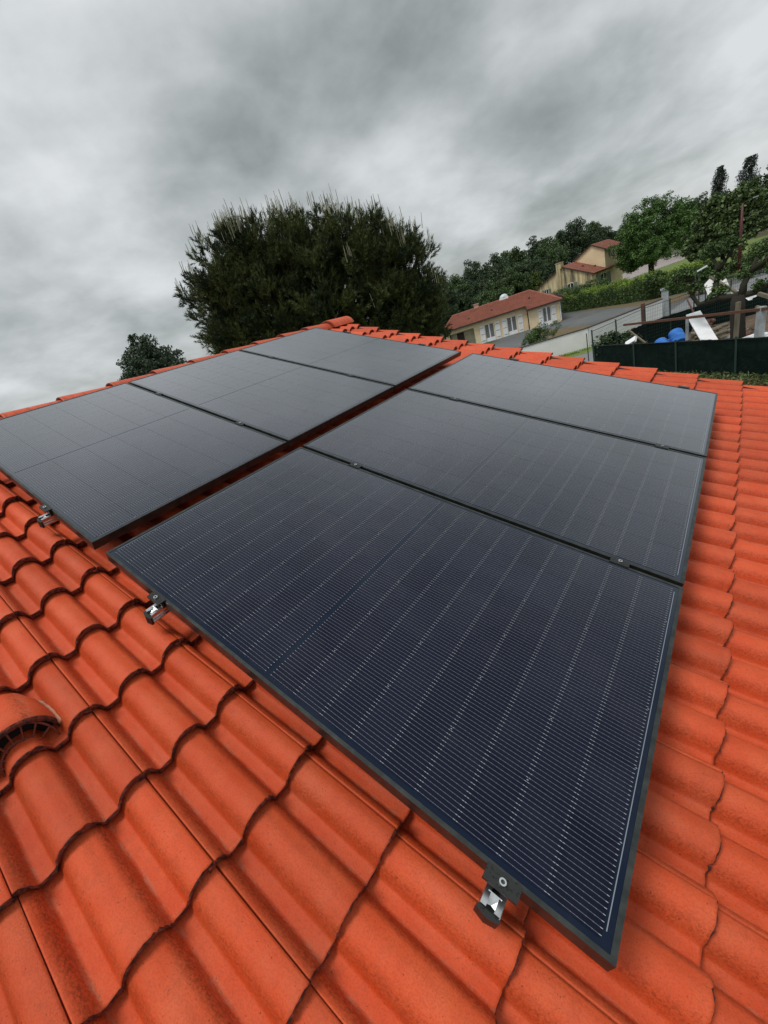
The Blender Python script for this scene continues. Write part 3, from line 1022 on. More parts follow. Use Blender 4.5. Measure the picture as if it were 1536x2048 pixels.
# ================================================================== surroundings
# ------------------------------------------------------------------ foliage
def rand_unit(n, g):
    v = g.normal(size=(n, 3)); v /= np.linalg.norm(v, axis=1)[:, None]
    return v


def leaf_quads(P, size, g, up=0.35, aspect=0.6, flat=0.0):
    """one folded leaf-shaped face per point"""
    n = len(P)
    nrm = rand_unit(n, g); nrm[:, 2] += up; nrm /= np.linalg.norm(nrm, axis=1)[:, None]
    a = rand_unit(n, g)
    t = np.cross(nrm, a); t /= np.linalg.norm(t, axis=1)[:, None] + 1e-9
    b = np.cross(nrm, t)
    s = (size * g.uniform(0.65, 1.35, n))[:, None]
    v = np.stack([P - t * s * .5, P + b * s * aspect * .5 + nrm * s * .08, P + t * s * .5, P - b * s * aspect * .5 + nrm * s * .08], axis=1).reshape(-1, 3)
    f = np.arange(4 * n).reshape(n, 4)
    return v, f


def lobe_points(lobes, n, g, shell=0.55, squash=0.85, clump=0.0, nclump=0):
    """points in the outer part of each lobe, drawn together into clumps"""
    w = np.array([l[3] ** 2 for l in lobes]); w = w / w.sum()
    if nclump:
        idx = g.choice(len(lobes), nclump, p=w)
        L = np.array(lobes)[idx]
        C = L[:, :3] + rand_unit(nclump, g) * (L[:, 3] * g.uniform(shell, 1.0, nclump) ** 0.8)[:, None] * np.array([1, 1, squash])
        k = g.integers(0, nclump, n)
        return C[k] + rand_unit(n, g) * (clump * g.uniform(0, 1, n) ** 0.5)[:, None] * np.array([1, 1, .7])
    idx = g.choice(len(lobes), n, p=w)
    L = np.array(lobes)[idx]
    return L[:, :3] + rand_unit(n, g) * (L[:, 3] * g.uniform(shell, 1.0, n))[:, None] * np.array([1, 1, squash])


def round_lobes(w, h, n, g, r=0.34, top=0.0):
    """lobes filling an egg-shaped crown of width w, height h, foot of the crown at z = 0"""
    out = []
    for i in range(n):
        u = rand_unit(1, g)[0]
        out.append((u[0] * w * .5 * (1 - r), u[1] * w * .5 * (1 - r), h * .5 + u[2] * h * .5 * (1 - r) * (1.0), w * r * .5 * g.uniform(.75, 1.2) * 1.15))
    out.append((0, 0, h * .5, w * .36))
    out.append((0, 0, h * .68, w * .28))
    return out


def crown_mesh(name, w, h, leaves, size, m, seed, lobes=None, nlobes=16, clump=0.5, nclump=220, r=.36):
    g = np.random.default_rng(seed)
    L = lobes or round_lobes(w, h, nlobes, g, r)
    P = lobe_points(L, leaves, g, .35, .9, clump, nclump)
    v, f = leaf_quads(P, size, g)
    return np_mesh(name, v, f, m)


def trunk_mesh(name, h, r, seed, m, limbs=6, crown_w=4.0):
    g = random.Random(seed)
    b = MB()
    pts = [(0, 0, -0.2)]
    for i in range(1, 6):
        pts.append((g.uniform(-.04, .04) * h * .5, g.uniform(-.04, .04) * h * .5, h * i / 5))
    b.tube(pts, [r * 1.25, r, r * .85, r * .7, r * .5, r * .3], 8)
    for i in range(limbs):
        z = h * g.uniform(.35, .85)
        a = g.uniform(0, 6.28)
        R = crown_w * g.uniform(.22, .38)
        b.tube([(0, 0, z), (math.cos(a) * R * .45, math.sin(a) * R * .45, z + R * .45), (math.cos(a) * R, math.sin(a) * R, z + R * 1.0)], [r * .45, r * .3, r * .12], 6)
    return b.mesh(name, m, True)


def tree(name, loc, label, cat, crown_me, trunk_me, crown_z, group=None, scale=(1, 1, 1), rz=0.0):
    t = empty(name, loc, rz=rz)
    tag(t, label, cat, group)
    o = link('crown', crown_me, t); o.location = (0, 0, crown_z); o.scale = scale
    k = link('trunk', trunk_me, t); k.scale = (1, 1, scale[2] if isinstance(scale, tuple) else 1)
    return t


# shared crowns for the far wood
CR = {
    'dark_a': crown_mesh('crown', 8, 8, 24000, 0.25, M['leaf_dark'], 1, nlobes=18, clump=0.7, nclump=240),
    'dark_b': crown_mesh('crown', 8, 8, 24000, 0.25, M['leaf_dark'], 2, nlobes=13, clump=0.8, nclump=130, r=.42),
    'mid_a': crown_mesh('crown', 8, 8, 24000, 0.25, M['leaf_mid'], 3, nlobes=20, clump=0.7, nclump=170),
    'mid_b': crown_mesh('crown', 8, 8, 24000, 0.26, M['leaf_mid'], 4, nlobes=14, clump=0.9, nclump=120, r=.4),
    'light': crown_mesh('crown', 8, 8, 12000, 0.32, M['leaf_light'], 5, nlobes=18, clump=0.7, nclump=150),
}
TR = [trunk_mesh('trunk', 7, .28, s, M['bark'], 7, 7) for s in range(3)]
WOOD = [  # x, y, z of the crown top, crown foot, width, kind, label
    (-40.8, 84.5, 6.3, -4.6, 8.0, 'dark_b', 'dark broad tree standing between the pine and the bungalow roof'),
    (-45.1, 99.1, 6.9, -4.8, 10.0, 'mid_b', 'rounded tree, leftmost of the wood right beside the pine'),
    (-43.5, 110.7, 7.9, -5.0, 10.0, 'dark_a', 'dark tree, second of the wood right of the pine'),
    (-40.3, 117.3, 8.8, -4.4, 11.0, 'dark_b', 'dark tree of the wood behind the left half of the bungalow roof'),
    (-35.5, 111.8, 7.7, -4.4, 9.5, 'mid_a', 'tree of the wood straight above the white dome of the bungalow'),
    (-34.1, 124.6, 8.2, -3.9, 9.5, 'dark_a', 'dark tree of the wood above the bungalow ridge end'),
    (-30.7, 120.3, 7.9, -3.5, 7.5, 'mid_b', 'tree of the wood left of the tallest one above the stained gable'),
    (-29.7, 136.0, 10.3, -2.1, 10.5, 'dark_b', 'tallest feathery tree of the wood, above the chimney of the stained house'),
    (-25.5, 147.1, 6.4, -2.3, 8.0, 'dark_a', 'low dark tree of the wood behind the upper roof'),
    (-28.3, 152.0, 9.0, -2.3, 7.0, 'mid_a', 'narrow tree between the tallest one and the upper roof'),
    (-22.5, 165.0, 6.0, -2.3, 11.0, 'dark_b', 'dark distant tree right behind the upper roof ridge'),
    (-37.8, 96.0, 3.6, -4.9, 7.5, 'dark_a', 'low dark tree just above the left end of the bungalow roof'),
    (-30.4, 83.6, 2.6, -4.7, 6.6, 'mid_b', 'yellow-green tree right behind the bungalow roof'),
    (-31.2, 96.1, 3.8, -4.2, 6.6, 'mid_a', 'mid-green tree behind the white dome vent'),
    (-29.0, 106.0, 3.6, -4.7, 7.0, 'dark_a', 'dark tree behind the small window of the stained gable'),
    (-28.9, 100.4, 1.4, -4.7, 4.8, 'light', 'fresh green bushy tree left of the stained gable'),
    (-33.2, 101.0, 5.6, -4.7, 8.2, 'dark_b', 'dense tree in front of the wood above the bungalow'),
    (-6.4, 129.4, 4.4, -4.3, 7.5, 'dark_a', 'dark tree right behind the big maple'),
    (-9.2, 140.0, 6.0, -4.3, 7.0, 'mid_b', 'distant tree seen over the right shoulder of the maple'),
    (-2.6, 132.0, 4.6, -4.3, 8.0, 'dark_b', 'dark tree below the left poplar'),
    (1.4, 124.6, 4.4, -4.3, 7.0, 'mid_a', 'dark tree below the right poplar'),
]
gW = random.Random(5)
for i, (x, y, zt, zb, w, kind, lab) in enumerate(WOOD):
    h = zt - zb
    t = empty('woodland_tree', (x, y, GZ), rz=gW.uniform(0, 6))
    tag(t, lab, 'tree', 'trees of the wood behind the houses')
    o = link('crown', CR[kind], t); o.location = (0, 0, zb - GZ - .4); o.scale = (w / 8 * 1.08, w / 8 * 1.08, (h + .4) / 8)
    link('trunk', TR[i % 3], t)
far = crown_mesh('distant_wood', 8, 8, 100, .3, M['leaf_dark'], 77)
bpy.data.meshes.remove(far)
gF = np.random.default_rng(21)
P = []
for i in range(90):
    a = math.radians(gF.uniform(80, 152)); D = gF.uniform(205, 300)
    x, y = 1.7 + D * math.cos(a), D * math.sin(a)
    hh = gF.uniform(5.5, 8.5)
    L = [(x + gF.normal() * 3, y + gF.normal() * 3, GZ + hh * .5 + gF.uniform(-1, 2), gF.uniform(3.0, 4.5)) for _ in range(4)]
    P.append(lobe_points(L, 700, gF, .5, .9))
v_, f_ = leaf_quads(np.concatenate(P), 0.9, gF)
far = stuff(link('distant_wood', np_mesh('distant_wood', v_, f_, M['leaf_dark'])))
tag(far, 'dark line of distant woodland along the horizon', 'wood')

# the big maple beside the drive
g_ = np.random.default_rng(31)
ml = [(0, 0, 6.6, 3.4), (-2.8, .6, 4.6, 2.2), (2.7, -.5, 5.4, 2.4), (-1.4, -1, 8.2, 2.1), (1.6, 1, 8.9, 2.0), (.3, -.6, 9.7, 1.5), (-3.4, -.6, 6.1, 1.6), (3.3, .5, 7.3, 1.8), (2.7, -1.2, 3.5, 1.5),
      (-2.4, 1.4, 3.0, 1.4), (0, -2.6, 4.2, 1.9), (0, 2.6, 6.4, 2.1), (-.4, -2.4, 7.3, 1.7), (3.9, -.4, 5.1, 1.2), (-2.5, 0, 7.6, 1.5), (.2, 0, 3.4, 2.0)]
P = lobe_points(ml, 52000, g_, .25, .97, .62, 640)
v_, f_ = leaf_quads(P, .21, g_, .6)
tree('maple_tree', (-8.6, 87.2, GZ), 'big rounded maple with a dark trunk behind the long hedge', 'tree', np_mesh('crown', v_, f_, M['leaf_maple']),
     trunk_mesh('trunk', 8, .34, 8, M['bark'], 9, 9), 0)
# the broad-leaved tree with large leaves
g_ = np.random.default_rng(32)
bl = [(0, 0, 4.6, 1.9), (-1.7, 0, 4.3, 1.3), (1.5, 0, 4.9, 1.3), (-.6, -.4, 6.2, 1.3), (.9, .3, 6.4, 1.2), (-1.2, -.3, 2.9, 1.2), (.9, -.4, 3.1, 1.2), (1.9, .2, 6.2, .9), (2.1, -.2, 3.8, .9), (-2.2, .2, 3.2, .9), (-1.5, .2, 5.5, 1.0)]
P = lobe_points(bl, 14000, g_, .25, .97, .42, 520)
v_, f_ = leaf_quads(P, .28, g_, .5, .8)
tree('broadleaf_tree', (-0.1, 61.9, GZ), 'tree with large pale-backed leaves behind the dark red lamp post', 'tree', np_mesh('crown', v_, f_, M['leaf_big']),
     trunk_mesh('trunk', 5.5, .2, 9, M['bark'], 7, 5), 0)
# round tree beyond the ridge on the left
g_ = np.random.default_rng(33)
rl = [(x * 1.22, y * 1.22, (z - 9) * 1.05 + 9.15, r * 1.25) for x, y, z, r in [(0, 0, 9.0, 2.2), (-2.0, 0, 8.5, 1.6), (2.1, .2, 8.4, 1.5), (-1.0, 0, 10.4, 1.2), (.9, -.2, 10.7, 1.3), (2.6, 0, 7.6, 1.2), (-2.8, .2, 7.5, 1.2), (0, -1.5, 8, 1.6), (.1, 1.5, 9, 1.6), (-2.3, .2, 9.9, .8), (2.0, -.4, 9.8, .9)]]
P = lobe_points(rl, 26000, g_, .25, .9, .45, 600)
v_, f_ = leaf_quads(P, .24, g_, .5)
tree('round_tree', (-38.3, 20.4, GZ), 'small round grey-green tree beyond the roof ridge on the left', 'tree', np_mesh('crown', v_, f_, M['leaf_round']),
     trunk_mesh('trunk', 9, .25, 10, M['bark'], 7, 5), 0)


# poplars
def poplar(loc, zt, lab, seed, w):
    g = np.random.default_rng(seed)
    H = zt - GZ
    n = 7000
    z = g.uniform(.12, 1, n) ** .8
    rad = w * .38 * np.clip(z * 2.4, 0, 1) * (1 - .55 * np.clip((z - .80) / .20, 0, 1))
    k = g.integers(0, 9, n); fac = g.uniform(.35, 1.3, (9, 16)); rad = rad * fac[k, np.minimum((z * 15).astype(int), 15)]; a = k * .7 + g.normal(size=n) * .25
    rr = rad * g.uniform(.3, 1, n)
    P = np.stack([np.cos(a) * rr + z * z * .9, np.sin(a) * rr, z * H], 1)
    v, f = leaf_quads(P, .34, g, .2, .45)
    t = empty('poplar_tree', loc); tag(t, lab, 'tree', 'two poplars on the skyline')
    link('crown', np_mesh('crown', v, f, M['leaf_poplar']), t)
    b = MB(); b.tube([(0, 0, 0), (.3, 0, H * .8)], [.3, .08], 6); b.build('trunk', M['bark'], t)


poplar((-4.6, 159.5, GZ), 10.0, 'slim windblown poplar on the skyline, the left of the two', 41, 4.2)
poplar((0.3, 159.6, GZ), 9.6, 'slim windblown poplar on the skyline, the right of the two', 42, 5.0)

# tall dark tree at the right picture edge
g_ = np.random.default_rng(35)
dl = [(0, 0, 7, 2.2), (1.5, .3, 9, 2.0), (-.9, 0, 5.2, 1.7), (.6, -.4, 10.6, 1.4), (-.2, .5, 8.6, 1.6), (2.4, 0, 6.6, 2.2), (0, 0, 3.4, 1.8), (1.6, 0, 11.6, 1.0)]
P = lobe_points(dl, 8000, g_, .4, .95, .6, 200)
v_, f_ = leaf_quads(P, .34, g_, .5)
tree('dark_tree', (4.4, 104, GZ), 'tall dark tree at the right border, above the salmon roof', 'tree', np_mesh('crown', v_, f_, M['leaf_dark']), TR[0], 0)

# ------------------------------------------------------------------ the pine
PINE = [(-9.92, 9.36, 3.9, 1.11), (-9.01, 10.36, 3.98, 1.14), (-7.9, 11.36, 3.57, 1.24), (-6.74, 12.22, 3.0, 1.14), (-6.06, 12.65, 1.87, 1.03), (-5.64, 12.89, 0.91, 0.79), (-10.19, 9.03, 2.85, 1.11),
        (-9.12, 10.24, 2.65, 1.43), (-7.88, 11.38, 2.11, 1.59), (-6.65, 12.27, 1.0, 1.27), (-10.47, 8.66, 1.91, 0.67), (-9.72, 9.6, 1.21, 1.11), (-8.34, 10.98, 0.75, 1.43), (-5.6, 12.91, 0.05, 0.6),
        (-10.42, 8.73, 3.55, 0.67), (-9.46, 9.88, 4.39, 0.71), (-6.03, 12.67, 2.64, 0.71), (-7.74, 11.48, -0.16, 1.43), (-9.25, 10.11, 0.16, 1.43),
        (-8.55, 10.8, 4.05, .95), (-7.3, 11.8, 3.6, 1.0), (-9.3, 9.95, 4.2, .85), (-6.45, 12.4, 3.0, .9), (-10.2, 9.05, 2.2, .8), (-5.9, 12.8, 1.3, .8)]
PB = Vector((-8.6, 11.6, GZ))
g_ = np.random.default_rng(51)
lob = []
for (x, y, z, r) in PINE:
    z -= .30 * max(0, min(1, (z - 2) / 1.2)); r *= 1.25 if x > -6.2 else 1.04
    lob.append((x - PB.x, y - PB.y, z - GZ - .12, r * .95))
    away = np.array([-.65, .76]) * g_.uniform(.8, 2.0)
    lob.append((x - PB.x + away[0], y - PB.y + away[1], z - GZ - .35, r * .85))
lob = np.array(lob)


def shoots(n, lo_, hi_, g):
    w = lob[:, 3] ** 2; w = w / w.sum()
    idx = g.choice(len(lob), n, p=w)
    u = rand_unit(n, g)
    rr = lob[idx, 3] * g.uniform(lo_, hi_, n)
    P = lob[idx, :3] + u * rr[:, None]
    # keep shoots that are not deep inside another lobe
    d = np.linalg.norm(P[:, None, :] - lob[None, :, :3], axis=2) / lob[None, :, 3]
    keep = d.min(axis=1) > lo_ * .80
    c = lob[:, :3].mean(axis=0)
    D = u * .55 + (P - c) / 6 * .5 + np.array([0, 0, .85]) + g.normal(size=(n, 3)) * .10
    D /= np.linalg.norm(D, axis=1)[:, None]
    return P[keep], D[keep], u[keep]


def brushes(P, D, g, per, ln, width, stem):
    n = len(P)
    t = np.repeat(g.uniform(0, 1, (n, per)).reshape(-1, 1), 1, axis=1)
    Pr = np.repeat(P, per, axis=0); Dr = np.repeat(D, per, axis=0)
    side = rand_unit(n * per, g)
    side -= Dr * (side * Dr).sum(1)[:, None]
    side /= np.linalg.norm(side, axis=1)[:, None]
    base = Pr - Dr * stem * (t)
    nd = Dr * g.uniform(.55, 1.0, (n * per, 1)) + side * g.uniform(.35, .75, (n * per, 1))
    nd /= np.linalg.norm(nd, axis=1)[:, None]
    tip = base + nd * (ln * g.uniform(.7, 1.15, (n * per, 1)))
    w = np.cross(nd, rand_unit(n * per, g)); w /= np.linalg.norm(w, axis=1)[:, None]
    v = np.stack([base - w * width, base + w * width, tip], 1).reshape(-1, 3)
    return v, np.arange(len(v)).reshape(-1, 3)


CP, CD, CUU = shoots(1900, .72, 1.0, g_)            # branch ends, each carrying a tuft of shoots
k_ = g_.integers(0, len(CP), 24000)
sp = rand_unit(24000, g_) * (g_.uniform(0, 1, 24000) ** .45 * .30)[:, None]
P1 = CP[k_] + sp + CD[k_] * .10
D1 = CD[k_] * .8 + sp * 2.6 + g_.normal(size=(24000, 3)) * .12; D1 /= np.linalg.norm(D1, axis=1)[:, None]
v1, f1 = brushes(P1, D1, g_, 24, .125, .0085, .17)
P2, D2, U2 = shoots(5200, .2, .80, g_)
v2, f2 = brushes(P2, D2, g_, 20, .22, .016, .30)
pine = empty('pine_tree', PB)
tag(pine, 'large dense dark pine with pale upright shoots behind the roof ridge', 'tree')
link('crown', np_mesh('crown', np.concatenate([v1, v2]), np.concatenate([f1, f2 + len(v1)]), M['needle']), pine)
cb = []
cf = []
cnt = 0
for i in range(len(CP)):
    up = CUU[i][2]
    q_ = CP[i] + np.array([0, 0, .42])
    free = (np.linalg.norm(q_ - lob[:, :3], axis=1) / lob[:, 3]).min() > 1.02
    if g_.uniform() > (.85 if free else .05 if up > -.1 else .0):
        continue
    for k in range(g_.integers(3, 7) if free else g_.integers(1, 4)):
        p = CP[i] + CD[i] * .10 + np.array([0, 0, .12]) + g_.normal(size=3) * np.array([.11, .11, .04])
        d = np.array([0.02, -.02, 1.0]) + D1[i] * .12 + g_.normal(size=3) * .03
        d /= np.linalg.norm(d)
        L_ = g_.uniform(.22, .46); r_ = g_.uniform(.009, .014)
        a = np.cross(d, [1, 0, 0]); a /= np.linalg.norm(a); b_ = np.cross(d, a)
        cb += [p + (a * math.cos(q) + b_ * math.sin(q)) * r_ for q in (0, 2.09, 4.19)] + [p + d * L_ + (a * math.cos(q) + b_ * math.sin(q)) * r_ * .6 for q in (0, 2.09, 4.19)]
        for q in range(3):
            cf.append((cnt + q, cnt + (q + 1) % 3, cnt + 3 + (q + 1) % 3, cnt + 3 + q))
        cnt += 6
stuff(link('pale_shoots', np_mesh('pale_shoots', np.array(cb), np.array(cf), M['candle']), pine))
b = MB()
b.tube([(0, 0, -.2), (.1, -.1, 2.5), (0, 0, 4.5), (.2, -.3, 7)], [.34, .28, .22, .10], 9)
gp = random.Random(6)
for (x, y, z, r) in lob[::2]:
    b.tube([(0, 0, max(2.6, z - 2.6)), (x * .5, y * .5, z - 1.2), (x, y, z)], [.12, .08, .03], 6)
b.build('trunk', M['bark'], pine, smooth=True)

# ------------------------------------------------------------------ hedges and shrubs
def bush(name, loc, w, d, h, n, size, m, label, cat, seed, group=None, rz=0, nl=9, clump=.28):
    g = np.random.default_rng(seed)
    L = [(g.uniform(-.5, .5) * w * .7, g.uniform(-.5, .5) * d * .6, h * g.uniform(.35, .72), min(w, d, h) * g.uniform(.26, .40)) for _ in range(nl)]
    P = lobe_points(L, n, g, .4, 1.0, clump, max(40, n // 40))
    P[:, 2] = np.clip(P[:, 2], .05, None)
    v, f = leaf_quads(P, size, g, .4)
    t = empty(name, loc, rz=rz); tag(t, label, cat, group)
    link('foliage', np_mesh('foliage', v, f, m), t)
    b = MB()
    for k in range(4):
        b.tube([(g.uniform(-.1, .1), g.uniform(-.1, .1), 0), (g.uniform(-.3, .3) * w, g.uniform(-.3, .3) * d, h * .7)], [.04, .015], 5)
    b.build('stems', M['bark'], t)
    return t


bush('shrub', (-11.4, 43.2, GZ), 2.5, 1.8, 1.95, 5200, .11, M['leaf_hedge'], 'rounded green shrub in front of the bungalow behind the white wall', 'shrub', 61)


def hedge(name, pts, width, h, n, size, mats, label, seed, bumps=.25):
    """a clipped hedge along a path: sides in one green, the top growth in another"""
    g = np.random.default_rng(seed)
    pts = [np.array(p, float) for p in pts]
    seg = [np.linalg.norm(b - a) for a, b in zip(pts[:-1], pts[1:])]
    tot = sum(seg)
    base = pts[0]
    t = empty(name, (base[0], base[1], GZ)); tag(t, label, 'hedge')

    def cloud(n, top):
        s = g.uniform(0, tot, n); P = np.zeros((n, 3))
        cum = 0
        for a, b, L in zip(pts[:-1], pts[1:], seg):
            k = (s >= cum) & (s <= cum + L)
            q = ((s[k] - cum) / L)[:, None]
            nrm = np.array([(b - a)[1], -(b - a)[0]]) / L
            off = g.uniform(-.5, .5, k.sum())
            edge = g.uniform(0, 1, k.sum()) < .6
            off = np.where(edge & (not top), np.sign(off) * g.uniform(.40, .55, k.sum()), off) * width
            P[k, :2] = a + (b - a) * q + nrm * off[:, None]
            cum += L
        hh = h * (1 + bumps * .5 * np.sin(s * 1.3 + 1) + bumps * .4 * np.sin(s * 3.1) + g.normal(size=n) * .05)
        P[:, 2] = hh * (g.uniform(.90, 1.06, n) if top else g.uniform(0.02, 1.0, n))
        P[:, 0] -= base[0]; P[:, 1] -= base[1]
        P += g.normal(size=P.shape) * .07
        return P
    v, f = leaf_quads(cloud(n, False), size, g, .3)
    link('leafy_sides', np_mesh('leafy_sides', v, f, mats[0]), t)
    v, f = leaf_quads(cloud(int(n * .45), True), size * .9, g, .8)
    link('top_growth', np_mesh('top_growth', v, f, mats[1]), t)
    return t


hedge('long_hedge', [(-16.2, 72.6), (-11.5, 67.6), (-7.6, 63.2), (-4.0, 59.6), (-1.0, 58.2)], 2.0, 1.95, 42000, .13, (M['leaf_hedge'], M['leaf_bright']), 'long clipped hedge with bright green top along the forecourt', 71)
hedge('dark_hedge', [(-18.2, 76.4), (-15.6, 73.0), (-13.6, 70.8)], 2.2, 2.35, 16000, .14, (M['leaf_mid'], M['leaf_hedge']), 'dark hedge below the stained gable, beside the bungalow', 72)
bush('shrub', (-12.6, 71.0, GZ), 4.6, 3.0, 3.3, 7000, .17, M['leaf_mid'], 'tall loose shrub in front of the corner of the stained house', 'shrub', 73)
bush('shrub', (-1.2, 52.6, GZ), 2.6, 2.0, 3.1, 4200, .19, M['leaf_hedge'], 'bushy young tree in front of the right end of the long hedge', 'shrub', 74)
bush('shrub', (-4.7, 59.4, GZ), 2.8, 2.0, 2.4, 3600, .18, M['leaf_hedge'], 'rounded bush bulging from the long hedge above the forecourt', 'shrub', 75)
bush('shrub', (3.3, 46.0, GZ), 2.8, 3.0, 3.7, 9000, .15, M['leaf_hedge'], 'bright green bushy tree at the right border beside the lamp post', 'shrub', 76)
bush('shrub', (1.3, 60.5, GZ), 2.8, 2.2, 2.3, 4000, .17, M['leaf_big'], 'grey-green bush around the foot of the red lamp post', 'shrub', 77)

# grass tufts along the lawns
def tufts(name, poly_boxes, n, size, m, label, cat, seed, h=.12):
    g = np.random.default_rng(seed)
    P = []
    for (x0, y0, x1, y1, w) in poly_boxes:
        k = int(n / len(poly_boxes))
        q = g.uniform(0, 1, k)
        d = np.array([x1 - x0, y1 - y0]); L = np.linalg.norm(d); nn = np.array([d[1], -d[0]]) / L
        xy = np.array([x0, y0]) + d * q[:, None] + nn * (g.uniform(-.5, .5, k) * w)[:, None]
        P.append(np.column_stack([xy, GZ + g.uniform(.02, h, k)]))
    v, f = leaf_quads(np.concatenate(P), size, g, -.2, .3)
    o = stuff(link(name, np_mesh(name, v, f, m)))
    tag(o, label, cat)


tufts('grass_tufts', [(-7.0, 36.3, -12.5, 33.2, .9), (-6.9, 36.5, -3.2, 43.5, .8)], 5000, .12, M['leaf_bright'], 'ragged grass along the foot of the white wall', 'grass', 81)
tufts('ground_cover', [(-4.0, 27.2, 2.9, 20.6, 1.1), (3.0, 20.6, 7, 17.0, 1.2)], 9000, .13, M['leaf_big'], 'low leafy ground cover with dead leaves at the foot of the green screen', 'ground cover', 82, .28)
tufts('dead_leaves', [(-1.0, 24.2, 3.2, 20.2, 1.3)], 2600, .10, M['dead'], 'brown dead leaves lying along the foot of the green screen', 'leaf litter', 83, .22)

# ------------------------------------------------------------------ bungalow
def frame_at(x, y, deg):
    """local frame: x along the facade, y into the building (away from us), z up"""
    return Matrix.Translation((x, y, GZ)) @ Matrix.Rotation(math.radians(deg), 4, 'Z')


def roof_rows(b, quad, n, lift=.03, mi=0):
    """a roof plane as n overlapping rows of tiles; quad = eave-left, eave-right, top-right, top-left"""
    a, c, d, e = [Vector(q) for q in quad]
    nrm = (c - a).cross(e - a).normalized()
    if nrm.z < 0:
        nrm = -nrm
    for i in range(n):
        t0, t1 = i / n, (i + 1) / n
        p0, p1 = a.lerp(e, t0), c.lerp(d, t0)
        q0, q1 = a.lerp(e, t1), c.lerp(d, t1)
        b.add([p0 + nrm * lift, p1 + nrm * lift, q1 + nrm * lift * .15, q0 + nrm * lift * .15, p0, p1], [(0, 1, 2, 3), (4, 5, 1, 0)], mi)


bung = empty('bungalow', mx=frame_at(-18.49, 61.28, 20))
tag(bung, 'cream bungalow with hipped terracotta roof and white double shutters', 'house')
b = MB()
WH = 2.84            # wall height
WT = 0.25


def wall_with_openings(b, x0, x1, y, z1, ops, depth=.25, mi=0):
    """wall from x0 to x1 at face y, openings (xa, xb, za, zb)"""
    xs = sorted({x0, x1, *[o[0] for o in ops], *[o[1] for o in ops]})
    for xa, xb in zip(xs[:-1], xs[1:]):
        o = [q for q in ops if q[0] <= xa + 1e-6 and q[1] >= xb - 1e-6]
        if not o:
            b.box((xa, y, 0), (xb, y + depth, z1), mi)
        else:
            q = o[0]
            if q[2] > 0.01:
                b.box((xa, y, 0), (xb, y + depth, q[2]), mi)
            b.box((xa, y, q[3]), (xb, y + depth, z1), mi)


wall_with_openings(b, -9.7, .5, 0, WH, [(-4.75, -3.60, 0, 2.20), (-2.02, -.90, 0, 2.20), (-9.2, -6.05, 0, 2.30)])
b.box((-9.7, .251, 0), (-9.45, 8, WH)); b.box((-9.449, 7.75, 0), (3.85, 8, WH)); b.box((3.60, -1.0, 0), (3.85, 7.749, WH - .25))
b.box((.50, -1.19, 0), (.75, 0.24, 2.55))
b.build('wall', M['cream'], bung)
b = MB(); wall_with_openings(b, .751, 3.85, -1.2, 2.46, [(2.02, 2.92, 0, 2.14)], .19)
b.build('front_wall', M['cream'], bung)
b = MB(); b.box((-9.2, 1.6, 0), (-6.05, 1.75, 2.5)); b.box((-6.04, .26, 0), (-5.9, 1.6, 2.5)); b.build('porch_wall', M['pale_render'], bung)
b = MB(); b.box((-8.4, 1.54, 0), (-7.5, 1.59, 2.1)); b.build('porch_door', M['fascia'], bung)


def french_door(parent, x0, x1, y, z1, depth=.12):
    w = MB()
    t = .07
    w.box((x0, y, 0), (x0 + t, y + .06, z1)); w.box((x1 - t, y, 0), (x1, y + .06, z1)); w.box((x0 + t, y, z1 - t), (x1 - t, y + .06, z1))
    mid = (x0 + x1) / 2
    w.box((mid - .07, y - .004, 0), (mid + .07, y + .055, z1 - t)); w.box((x0 + t, y + .002, 0), (mid - .07, y + .05, .48)); w.box((mid + .07, y + .002, 0), (x1 - t, y + .05, .48))
    d = w.build('french_door', M['white'], parent)
    g = MB(); g.box((x0 + t, y + .03, .481), (mid - .07, y + .036, z1 - t - .002)); g.box((mid + .07, y + .03, .481), (x1 - t, y + .036, z1 - t - .002))
    g.build('glass', M['window'], d)
    s = MB()
    for xa, xb in ((x0 + t + .02, mid - .09), (mid + .09, x1 - t - .02)):
        z = .52
        while z < z1 - t - .08:
            s.box((xa, y + .012, z), (xb, y + .026, z + .055)); z += .12
    s.build('blind_slats', M['blind'], d)


def shutter(parent, x0, x1, y, z0, z1, m, bar=M['iron']):
    s = MB(); n = 5; w = (x1 - x0) / n
    for k in range(n):
        s.box((x0 + k * w + .004, y - .045, z0), (x0 + (k + 1) * w - .004, y - .01, z1))
    sh = s.build('shutter', m, parent)
    h = MB()
    for z in (z0 + .12 * (z1 - z0), z0 + .5 * (z1 - z0), z0 + .88 * (z1 - z0)):
        h.box((x0 + .12 * (x1 - x0), y - .062, z - .022), (x1 - .12 * (x1 - x0), y - .046, z + .022))
    h.build('strap_hinge', bar, sh)


french_door(bung, -4.75, -3.60, .10, 2.20)
french_door(bung, -2.02, -.90, .10, 2.20)
french_door(bung, 2.02, 2.92, -1.12, 2.14)
shutter(bung, -5.33, -4.77, 0, .02, 2.18, M['white']); shutter(bung, -3.46, -2.90, 0, .02, 2.18, M['white'])
shutter(bung, -2.58, -2.04, 0, .02, 2.18, M['white']); shutter(bung, -.74, -.18, 0, .02, 2.18, M['white'])
shutter(bung, 1.55, 2.00, -1.2, .02, 2.12, M['white']); shutter(bung, 2.98, 3.44, -1.2, .02, 2.12, M['white'])
